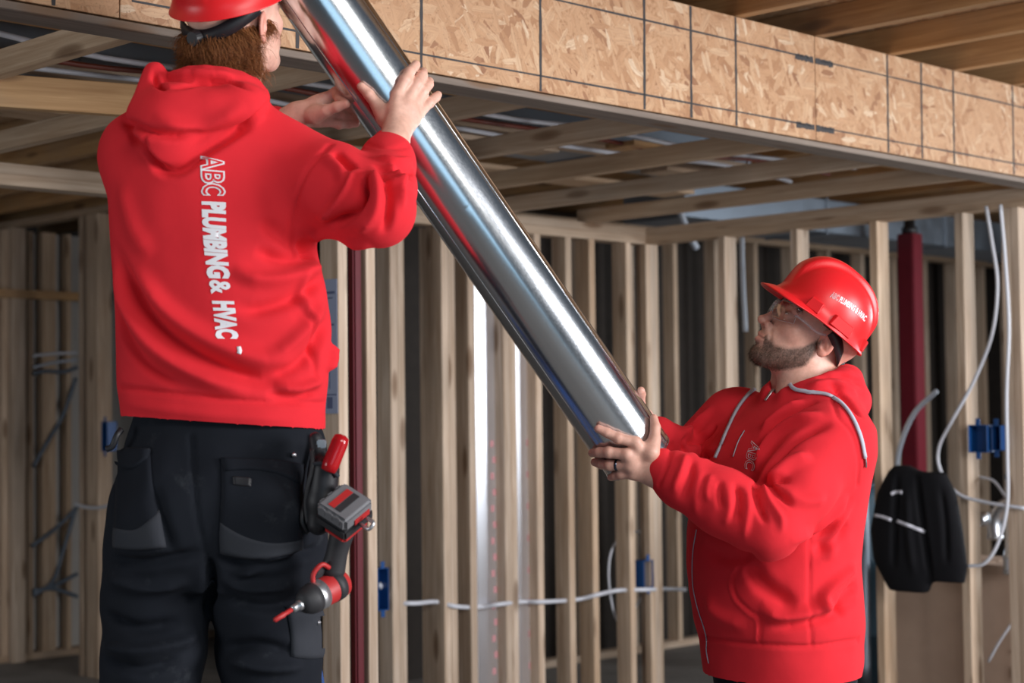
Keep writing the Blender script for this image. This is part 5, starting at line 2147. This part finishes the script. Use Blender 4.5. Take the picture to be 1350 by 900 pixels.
nf = W1N - 0.045
cable('cable', [PP(x, y, NX, nf if (i % 2) else nf + 0.06) for i, (x, y) in enumerate(((500, 770), (515, 792), (545, 795), (575, 793), (600, 799), (632, 800), (660, 796), (690, 793), (716, 793), (760, 790), (790, 783), (815, 778), (850, 777), (880, 776), (905, 777)))],
      0.010, 'white_cable', 'white cable strung through the back studs at hip height')
cable('cable', [PP(x, y, NX, W1N - 0.115) for x, y in ((845, 700), (820, 705), (805, 730), (803, 770), (812, 815), (826, 818), (838, 800), (852, 770), (856, 730), (848, 708))], 0.0055, 'white_cable', 'white cable loop hanging beside the blue box on the back studs')
sf = W2S - 0.02
cable('cable', [PP(x, y, AX, sf) for x, y in ((1300, 272), (1308, 320), (1315, 375), (1308, 440), (1285, 500), (1255, 555), (1238, 590), (1240, 620), (1262, 650), (1300, 662), (1352, 670))], 0.0075, 'white_cable', 'white cable curving down from the top plate across the right studs')
cable('cable', [PP(x, y, AX, sf - 0.03) for x, y in ((1319, 270), (1325, 340), (1330, 430), (1327, 520), (1328, 600), (1328, 665), (1316, 715), (1298, 742), (1276, 746))], 0.0075, 'white_cable', 'white cable hanging straight down beside the rightmost stud')
cable('cable', [PP(x, y, AX, W2S + 0.12) for x, y in ((1180, 640), (1186, 590), (1205, 545), (1235, 515))], 0.011, 'pvc', 'short grey cable end sticking up in front of the red column')
cable('cable', [PP(x, y, AX, W2S + 0.15) for x, y in ((1352, 790), (1338, 815), (1318, 845), (1303, 872))], 0.006, 'white_cable', 'white cable end drooping in front of the right cardboard carton')
cable('cable', [PP(x, y, AX, W2S + 0.1) for x, y in ((1290, 628), (1310, 634), (1326, 655))], 0.006, 'white_cable', 'short white cable tail beside the blue switch box')
o = cable('pvc_pipe', [PP(x, y, AX, W2S + 0.13) for x, y in ((978, 312), (979, 360), (983, 437))], 0.012, 'pvc', 'grey plastic conduit hanging down beside the first side-wall stud', 'pipe')
o = cable('pvc_pipe', [PP(x, y, NX, W1N - 0.03) for x, y in ((894, 272), (903, 296), (909, 311), (918, 327))], 0.018, 'pvc', 'short grey pipe stub poking below the top plate', 'pipe')
nd = -9.34
for i, (pts, mt, lab) in enumerate((
        ([(44, 492), (62, 489), (84, 490), (102, 484)], 'grey_cable', 'dark cable crossing the far drywall, third from the top'),
        ([(44, 469), (70, 466), (102, 465)], 'white_cable', 'pale cable crossing the far drywall, topmost of the bundle'),
        ([(44, 484), (70, 478), (102, 474)], 'pvc', 'grey cable crossing the far drywall, second from the top'),
        ([(100, 498), (84, 545), (64, 580), (44, 615)], 'grey_cable', 'blue-grey cable slanting down across the far drywall'),
        ([(102, 668), (75, 695), (42, 720)], 'grey_cable', 'dark cable slanting from the white tie to the brown stud'),
        ([(100, 670), (85, 720), (70, 765), (44, 785)], 'grey_cable', 'blue-grey cable curving down from the white tie'),
        ([(44, 778), (72, 776), (102, 786)], 'grey_cable', 'dark cable near the floor along the far drywall'),
        ([(44, 782), (75, 770), (102, 756)], 'grey_cable', 'dark cable rising to the right near the floor'))):
    cable('cable', [PP(x, y, NX, nd) for x, y in pts], 0.012 if mt == 'grey_cable' else 0.009, mt, lab)
cable('cable', [PP(x, y, AX, 5.1) for x, y in ((99, 664), (112, 668), (130, 669), (152, 664))], 0.010, 'white_cable', 'white cable tied across the left double stud')

# ------------------------------------------------------------------ blue electrical boxes
def ebox(c, x, n, w, h, d, label):
    r = thing('electrical_box', c - Vector((0, 0, h / 2)), label, 'electrical box', 'blue electrical boxes on the studs')
    z = Vector((0, 0, 1))
    t = 0.004
    for sx in (-1, 1):
        part('side', obox(c + x * (sx * (w / 2 - t / 2)), x * t / 2, n * d / 2, z * h / 2, 0.001, 1), M['blue_box'], r)
        part('side', obox(c + z * (sx * (h / 2 - t / 2)), x * w / 2, n * d / 2, z * t / 2, 0.001, 1), M['blue_box'], r)
    part('back', obox(c - n * (d / 2 - t / 2), x * w / 2, n * t / 2, z * h / 2, 0.001, 1), M['blue_box'], r)
    for sx in (-1, 1):
        part('mounting_ear', obox(c + z * (sx * (h / 2 + 0.012)) + n * (d / 2 - 0.004), x * 0.010, n * 0.002, z * 0.014, 0.001, 1), M['blue_box'], r)
    return r


ebox(PP(1294, 578, AX, W2S - 0.02), NX, -AX, 0.085, 0.11, 0.06, 'blue box with tabs on the fourth right-hand stud')
ebox(PP(1318, 577, AX, W2S - 0.01), NX, -AX, 0.04, 0.10, 0.06, 'narrow blue box just left of the rightmost stud')
ebox(PP(849, 756, NX, W1N - 0.02), AX, NX, 0.07, 0.13, 0.06, 'blue box on the back studs beside the white cable loop')
ebox(PP(499, 776, NX, W1N + 0.02), AX, NX, 0.06, 0.17, 0.06, 'blue box low on the back studs by the red column')
ebox(PP(144, 575, AX, 5.1), NX, -AX, 0.06, 0.16, 0.06, 'blue box on the left double stud behind the man')

# ------------------------------------------------------------------ jacket hung on the side wall
jr = PP(1210, 612, AX, W2S - 0.07)
jack = thing('jacket', Vector((jr.x, jr.y, PP(1200, 782, AX, W2S - 0.07).z)), 'black work jacket with silver reflective stripes hung on a stud', 'jacket')


def jp(x, y, o=0.07):
    return PP(x, y, AX, W2S - o)


def j_half(rows):
    return [psec(y_, a_, b_, jp((a_ + b_) / 2, y_, 0.07).y, math.radians(225), r_) for y_, a_, b_, r_ in rows]


J_L = j_half(((613, 1180, 1198, .5), (622, 1174, 1214, .42), (650, 1162, 1222, .36), (700, 1154, 1226, .34), (740, 1158, 1226, .34), (765, 1170, 1224, .32), (780, 1177, 1220, .3)))
J_R = j_half(((622, 1208, 1244, .5), (650, 1208, 1256, .42), (700, 1212, 1264, .38), (745, 1222, 1270, .36), (767, 1229, 1268, .34)))


def f_jack(P):
    d = smin(loft(P, J_L, 2.5), loft(P, J_R, 2.5), 0.012)
    # keep it a hanging cloth in front of the studs
    return smax(d, (P @ V3(AX)) - (W2S - 0.004), 0.02)


V, Qd = sdf_mesh(f_jack, jr + Vector((-0.36, -0.36, -0.72)), jr + Vector((0.36, 0.36, 0.12)), 0.009)
V = laplace(V, Qd, 2)
V = folds(V, Qd, [([(1183, 625), (1180, 680), (1178, 750)], -7, 14), ([(1208, 625), (1216, 690), (1227, 765)], -9, 13), ([(1240, 640), (1246, 690), (1248, 745)], -5, 13), ([(1196, 640), (1198, 700), (1205, 760)], 4, 16)])
M['jacket'] = fabric('black_jacket', (0.006, 0.006, 0.008), 0.8, 700, 0.2, 0.2, 0.05)
jo = add_np('shell', V, Qd, M['jacket'], jack)
bvh_j = BVHTree.FromPolygons(V.tolist(), Qd.tolist())
M['reflect'] = plain('reflective_tape', (0.70, 0.70, 0.78), 0.4)
for pts in ([(1154, 679), (1164, 681), (1175, 685)], [(1182, 686), (1200, 693), (1219, 701)], [(1175, 651), (1182, 648), (1190, 649)]):
    P, N = surf_line(bvh_j, pts, 6, 0.004)
    if len(P) > 2:
        ribbon('reflective_stripe', P, 0.013, 0.002, N, M['reflect'], jack, jack)

# ------------------------------------------------------------------ cartons, barrel and odds and ends behind the side wall
def carton(pxa, pxb, ytop, s, label, dep=0.45, marks=False):
    na, nb = PP(pxa, 800, AX, s).dot(NX), PP(pxb, 800, AX, s).dot(NX)
    zt = PP((pxa + pxb) / 2, ytop, AX, s).z
    c = SN(s + dep / 2, (na + nb) / 2, zt / 2)
    r = thing('cardboard_box', Vector((c.x, c.y, 0)), label, 'box', 'cardboard boxes behind the side wall')
    part('carton', obox(c, AX * dep / 2, NX * abs(nb - na) / 2, Vector((0, 0, zt / 2)), 0.004), M['cardboard'], r)
    part('tape', obox(c - AX * (dep / 2 + 0.0005), AX * 0.0008, NX * abs(nb - na) / 2, Vector((0, 0, 0.028)), 0), M['cardboard'], r)
    for sx in (-1, 1):
        part('flap', obox(c + Vector((0, 0, zt / 2 + 0.003)) + AX * (sx * dep * 0.26), AX * dep * 0.235, NX * abs(nb - na) / 2.02, Vector((0, 0, 0.002)), 0.001, 1), M['cardboard'], r)
    if marks:
        f = c - AX * (dep / 2 + 0.002)
        for dx, dz, rr in ((0.02, -0.05, 0.022), (0.075, -0.05, 0.022)):
            pts = [f + NX * (dx + rr * math.cos(k * math.pi / 8)) + Vector((0, 0, dz + rr * 1.2 * math.sin(k * math.pi / 8))) for k in range(17)]
            part('printed_ring', tube_mesh(pts, 0.006, 6), M['marker'], r)
        pts = [f + NX * (0.0 + 0.03 * k) + Vector((0, 0, 0.035 + 0.022 * math.sin(k * math.pi / 3))) for k in range(4)]
        part('printed_arc', tube_mesh(spline(pts, 4), 0.006, 6), M['marker'], r)
    return r


carton(1170, 1281, 742, W2S + 0.35, 'tall brown cardboard carton under the hanging jacket')
carton(1292, 1380, 748, W2S + 0.30, 'greyish cardboard carton with black printed mark by the rightmost stud', 0.5, True)
bp = PP(1138, 700, AX, W2S + 0.9)
zt = PD(1138, 640, bp.y).z
bar = thing('plastic_drum', Vector((bp.x, bp.y, 0)), 'tall dull blue plastic drum behind the bearded man\'s back', 'drum')
M['drum'] = plain('blue_drum', (0.05, 0.10, 0.14), 0.5, var=0.15)
bz = Vector((bp.x, bp.y, 0))
part('body', lathe(bz, bz + Vector((0, 0, zt)), [(0, .24), (0.02, .26), (0.33, .262), (0.34, .272), (0.36, .262), (0.66, .262), (0.67, .272), (0.69, .262), (0.96, .26), (1, .235)], 32), M['drum'], bar)
part('lid', lathe(bz + Vector((0, 0, zt)), bz + Vector((0, 0, zt + 0.02)), [(0, .24), (0.8, .24), (1, .225)], 32), M['drum'], bar)
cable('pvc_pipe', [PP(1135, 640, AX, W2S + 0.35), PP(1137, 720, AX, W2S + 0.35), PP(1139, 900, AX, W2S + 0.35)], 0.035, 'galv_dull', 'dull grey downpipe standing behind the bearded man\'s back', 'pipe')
for k, (x, y, r_, lab) in enumerate(((1268, 705, 0.03, 'small bright metal pipe fitting beside the jacket'), (1312, 683, 0.03, 'bright metal elbow fitting on the grey carton'), (1330, 728, 0.022, 'small bright metal fitting lying in front of the carton top'))):
    p = PP(x, y, AX, W2S + (0.2, 0.42, 0.26)[k])
    r = thing('pipe_fitting', p, lab, 'fitting', 'metal fittings on the cartons')
    P = spline([p + Vector((0, 0, -0.09)), p + Vector((0, 0, 0.0)), p + NX * 0.05 + Vector((0, 0, 0.06)), p + NX * 0.12 + Vector((0, 0, 0.07))], 6)
    part('elbow', tube_mesh(P, r_, 16), M['galv'], r)
    part('collar', tube_mesh([P[0], P[0] + Vector((0, 0, 0.02))], r_ * 1.15, 16), M['galv'], r)
p0, p1 = PP(1332, 735, AX, W2S + 0.2), PP(1332, 628, AX, W2S + 0.2)
lv = thing('spirit_level', p0, 'slim shiny aluminium level leaning upright beside the rightmost stud', 'level')
part('bar', obox((p0 + p1) / 2, NX * 0.012, AX * 0.022, (p1 - p0) / 2, 0.002), M['galv'], lv)
part('end_cap', obox(p1, NX * 0.013, AX * 0.023, (p1 - p0).normalized() * 0.012, 0.002), M['drum'], lv)

# ------------------------------------------------------------------ ducts and cables above the soffit joists
def duct(name, n, w, z0_, z1_, s0_, s1_, label, mat='galv_dull'):
    r = thing(name, SN(s0_, n, z0_), label, 'duct', 'sheet metal ducts overhead')
    k = 0
    s = s0_
    while s < s1_ - 0.05:
        e = min(s + 1.2, s1_)
        part('duct_section', obox(SN((s + e) / 2, n, (z0_ + z1_) / 2), AX * ((e - s) / 2 - 0.003), NX * w / 2, Vector((0, 0, (z1_ - z0_) / 2)), 0.004, 1), M[mat], r)
        part('joint_flange', obox(SN(e, n, (z0_ + z1_) / 2), AX * 0.010, NX * (w / 2 + 0.008), Vector((0, 0, (z1_ - z0_) / 2 + 0.008)), 0.002, 1), M[mat], r)
        s = e
        k += 1
    return r


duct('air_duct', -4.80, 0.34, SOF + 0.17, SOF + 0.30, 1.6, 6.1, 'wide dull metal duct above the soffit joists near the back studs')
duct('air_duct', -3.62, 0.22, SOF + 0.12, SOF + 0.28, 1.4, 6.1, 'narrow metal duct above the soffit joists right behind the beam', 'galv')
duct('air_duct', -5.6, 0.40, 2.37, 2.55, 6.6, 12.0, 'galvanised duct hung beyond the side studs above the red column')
for i, (n, z, mt, lab) in enumerate(((-4.02, SOF + 0.105, 'white_cable', 'white cable running above the soffit joists nearest the beam'), (-4.12, SOF + 0.10, 'copper', 'thin red-brown cable above the soffit joists'), (-4.30, SOF + 0.102, 'white_cable', 'white cable above the soffit joists further from the beam'))):
    cable('cable', [SN(1.5 + 0.5 * k, n + 0.03 * math.sin(1.7 * k + i), z + 0.012 * math.sin(2.3 * k + i)) for k in range(10)], 0.008, mt, lab, sub=5)
cable('hose', [SN(4.4, -3.36, MJ - 0.015), SN(5.0, -3.36, MJ - 0.012), SN(5.35, -3.36, MJ - 0.015)], 0.022, 'black', 'short black hose lying on top of the beam', 'hose')
# blocking between soffit joists
for k, (s, n) in enumerate(((4.38, -4.45), (4.95, -4.15), (3.6, -4.4), (2.5, -4.6), (5.55, -4.5))):
    lumber('blocking', SN(s - 0.24, n, SOF + 0.10), (0, 0, 1), AX, 0.018, 0.14, 0.5, M['joist_warm' if k % 2 else 'joist'], ceiling)

# ------------------------------------------------------------------ drill and handle on the man's hip
M['drill_red'] = plain('tool_red', (0.45, 0.022, 0.022), 0.5, var=0.1)
M['drill_black'] = plain('tool_black', (0.022, 0.022, 0.025), 0.6, bump=(200, 0.2, 0.001))
M['drill_grey'] = plain('tool_dusty_grey', (0.15, 0.15, 0.16), 0.7, var=0.35)
M['alu'] = plain('cast_aluminium', (0.55, 0.56, 0.58), 0.38, 0.9)
M['red_gloss'] = plain('red_gloss_handle', (0.40, 0.006, 0.010), 0.18)
bc = PD(454.5, 660, 3.20)
e1 = Vector((0.050, 0.050, 0.041))
e2 = Vector((0.069, -0.035, -0.041))
bn = e2.cross(e1).normalized()
if bn.z < 0:
    bn = -bn
e1n, e2n = e1.normalized(), e2.normalized()
dr = thing('impact_driver', PD(440, 780, 3.24), 'red and black cordless impact driver hanging battery-up on the man\'s hip', 'drill')
bat = part('battery', obox(bc - bn * 0.016, e1n * 0.039, e2n * 0.036, bn * 0.015, 0.006, 3), M['drill_grey'], dr)
part('battery_base', obox(bc - bn * 0.041, e1n * 0.040, e2n * 0.037, bn * 0.011, 0.004, 2), M['drill_black'], dr, bat)
part('battery_label', obox(bc - bn * 0.0005 - e2n * 0.010, e1n * 0.026, e2n * 0.007, bn * 0.0008, 0), M['drill_red'], dr, bat)
part('battery_label', obox(bc - bn * 0.0005 + e2n * 0.006, e1n * 0.026, e2n * 0.007, bn * 0.0008, 0), M['drill_black'], dr, bat)
for k in (-1, 0, 1):
    part('battery_rib', obox(bc - bn * 0.014 + e1n * (0.022 * k) - e2n * 0.036, e1n * 0.006, e2n * 0.0015, bn * 0.010, 0.001), M['drill_grey'], dr, bat)
    part('battery_rib', obox(bc - bn * 0.010 + e2n * (0.018 * k) - e1n * 0.039, e1n * 0.0015, e2n * 0.005, bn * 0.008, 0.001), M['drill_grey'], dr, bat)
part('battery_badge', obox(bc - bn * 0.022 + e2n * 0.037 + e1n * 0.006, e1n * 0.020, e2n * 0.0012, bn * 0.006, 0), M['drill_red'], dr, bat)
ft = bc - bn * 0.056
part('foot', obox(ft - e1n * 0.004 + e2n * 0.008, e1n * 0.034, e2n * 0.026, bn * 0.008, 0.005, 2), M['drill_red'], dr)
g0, g1 = ft - bn * 0.004, PD(437, 758, 3.265)
part('grip', lathe(g0, g1, [(0, .022), (0.1, .024), (0.35, .0215), (0.6, .0205), (0.85, .023), (1, .025)], 18), M['drill_black'], dr)
part('belt_clip', tube_mesh(spline([PD(474, 690, 3.21), PD(486, 697, 3.19), PD(492, 689, 3.19), PD(484, 683, 3.2)], 5), 0.004, 8), M['alu'], dr)
h0, h1 = PD(454, 765, 3.285), PD(398, 796, 3.20)
part('motor_housing', lathe(h0, h0.lerp(h1, 0.62), [(0, .006), (0.04, .021), (0.12, .0265), (0.5, .0285), (0.9, .0275), (1, .026)], 24), M['drill_red'], dr)
part('gear_case', lathe(h0.lerp(h1, 0.56), h0.lerp(h1, 0.82), [(0, .0288), (0.5, .0282), (1, .0235)], 24), M['alu'], dr)
part('nose_boot', lathe(h0.lerp(h1, 0.72), h0.lerp(h1, 1.02), [(0, .0288), (0.4, .0272), (0.8, .0205), (1, .014)], 24), M['drill_black'], dr)
part('rear_vent', lathe(h0.lerp(h1, 0.16), h0.lerp(h1, 0.34), [(0, .0285), (0.5, .0292), (1, .0288)], 24), M['drill_black'], dr)
part('trigger', obox(PD(424, 752, 3.235), (h1 - h0).normalized() * 0.012, bn * 0.006, (g1 - g0).normalized() * 0.015, 0.004, 2), M['drill_black'], dr)
part('trigger_guard', tube_mesh(spline([PD(414, 774, 3.225), PD(413, 757, 3.22), PD(424, 744, 3.225), PD(434, 748, 3.24)], 5), 0.0045, 8), M['drill_red'], dr)
h2 = PD(385, 803, 3.185)
part('chuck', lathe(h1, h2, [(0, .010), (0.35, .010), (0.4, .0075), (0.8, .0075), (1, .006)], 16), M['alu'], dr)
part('bit', lathe(h2, PD(361, 818, 3.16), [(0, .0042), (0.4, .0042), (0.45, .0052), (0.95, .0046), (1, .002)], 12), M['drill_red'], dr)

hd = thing('hand_tool', PD(433, 618, 3.22), 'glossy red tool handle sticking out of the hip pouch', 'hand tool')
part('handle', lathe(PD(432, 622, 3.23), PD(452, 573, 3.235), [(0, .004), (0.03, .0140), (0.2, .0160), (0.8, .0160), (0.94, .0140), (1, .006)], 20), M['red_gloss'], hd)
part('handle_groove', tube_mesh([PD(436.5, 616, 3.2225), PD(447, 590, 3.224)], 0.003, 8), M['drill_red'], hd)
pc = PD(428, 640, 3.255)
pouch = thing('tool_pouch', pc - Vector((0, 0, 0.06)), 'black belt pouch on the man\'s right hip under the red handle', 'tool pouch')


def f_pouch(P):
    d = chain(P, [PD(429, 618, 3.262), PD(424, 660, 3.268), PD(420, 690, 3.272)], [0.026, 0.028, 0.022], 0.01)
    return smin(d, chain(P, [PD(416, 578, 3.285), PD(424, 622, 3.27)], [0.013, 0.018]), 0.01)


V, Qd = sdf_mesh(f_pouch, pc + Vector((-0.07, -0.06, -0.12)), pc + Vector((0.06, 0.10, 0.13)), 0.004)
add_np('pouch', V, Qd, M['strap'], pouch)
part('rim', tube_mesh(spline([PD(414, 611, 3.245), PD(428, 612, 3.235), PD(446, 628, 3.245)], 6), 0.004, 8), M['patch'], pouch)
part('edge_binding', tube_mesh(spline([PD(411, 592, 3.26), PD(412, 615, 3.245), PD(406, 640, 3.25), PD(403, 665, 3.26), PD(406, 690, 3.265)], 6), 0.0042, 8), M['drill_black'], pouch)
part('buckle', obox(PD(424, 585, 3.27), RT * 0.009, FWD * 0.004, UP * 0.008, 0.002), M['alu'], pouch)

# ------------------------------------------------------------------ step ladder the man stands on
M['ladder_blue'] = plain('blue_fibreglass', (0.008, 0.05, 0.20), 0.7)
lx = LM_BASE.x + 0.005
lad = thing('step_ladder', Vector((lx, 3.45, 0)), 'blue step ladder under the man raising the pipe', 'ladder')


def lp(side, z, back=False):
    t = z / 0.93
    hw_ = 0.25 - 0.11 * t
    y = (3.36 + 0.30 * t) if not back else (4.06 - 0.36 * t)
    return Vector((lx + side * hw_, y, z))


for back in (False, True):
    for sd in (-1, 1):
        a, b = lp(sd, 0.0, back), lp(sd, 0.92, back)
        d = (b - a)
        part('rail', obox((a + b) / 2, Vector((0.014, 0, 0)), Vector((0, 0.032, 0)), d / 2, 0.003, 1), M['ladder_blue'], lad)
        part('rubber_foot', obox(a + Vector((0, 0, 0.012)), Vector((0.02, 0, 0)), Vector((0, 0.038, 0)), Vector((0, 0, 0.012)), 0.003, 1), M['black'], lad)
for z in (0.327, 0.62):
    a, b = lp(-1, z), lp(1, z)
    w_ = 0.13 if z < 0.4 else 0.05
    part('step', obox((a + b) / 2 + Vector((0, 0.0 if z > 0.4 else 0.0, 0)), Vector(((b.x - a.x) / 2, 0, 0)), Vector((0, w_, 0)), Vector((0, 0, 0.012)), 0.003, 1), M['alu'], lad)
part('top_cap', obox(Vector((lx, 3.655, 0.80)), Vector((0.155, 0, 0)), Vector((0, 0.06, 0)), Vector((0, 0, 0.018)), 0.008, 2), M['ladder_blue'], lad)
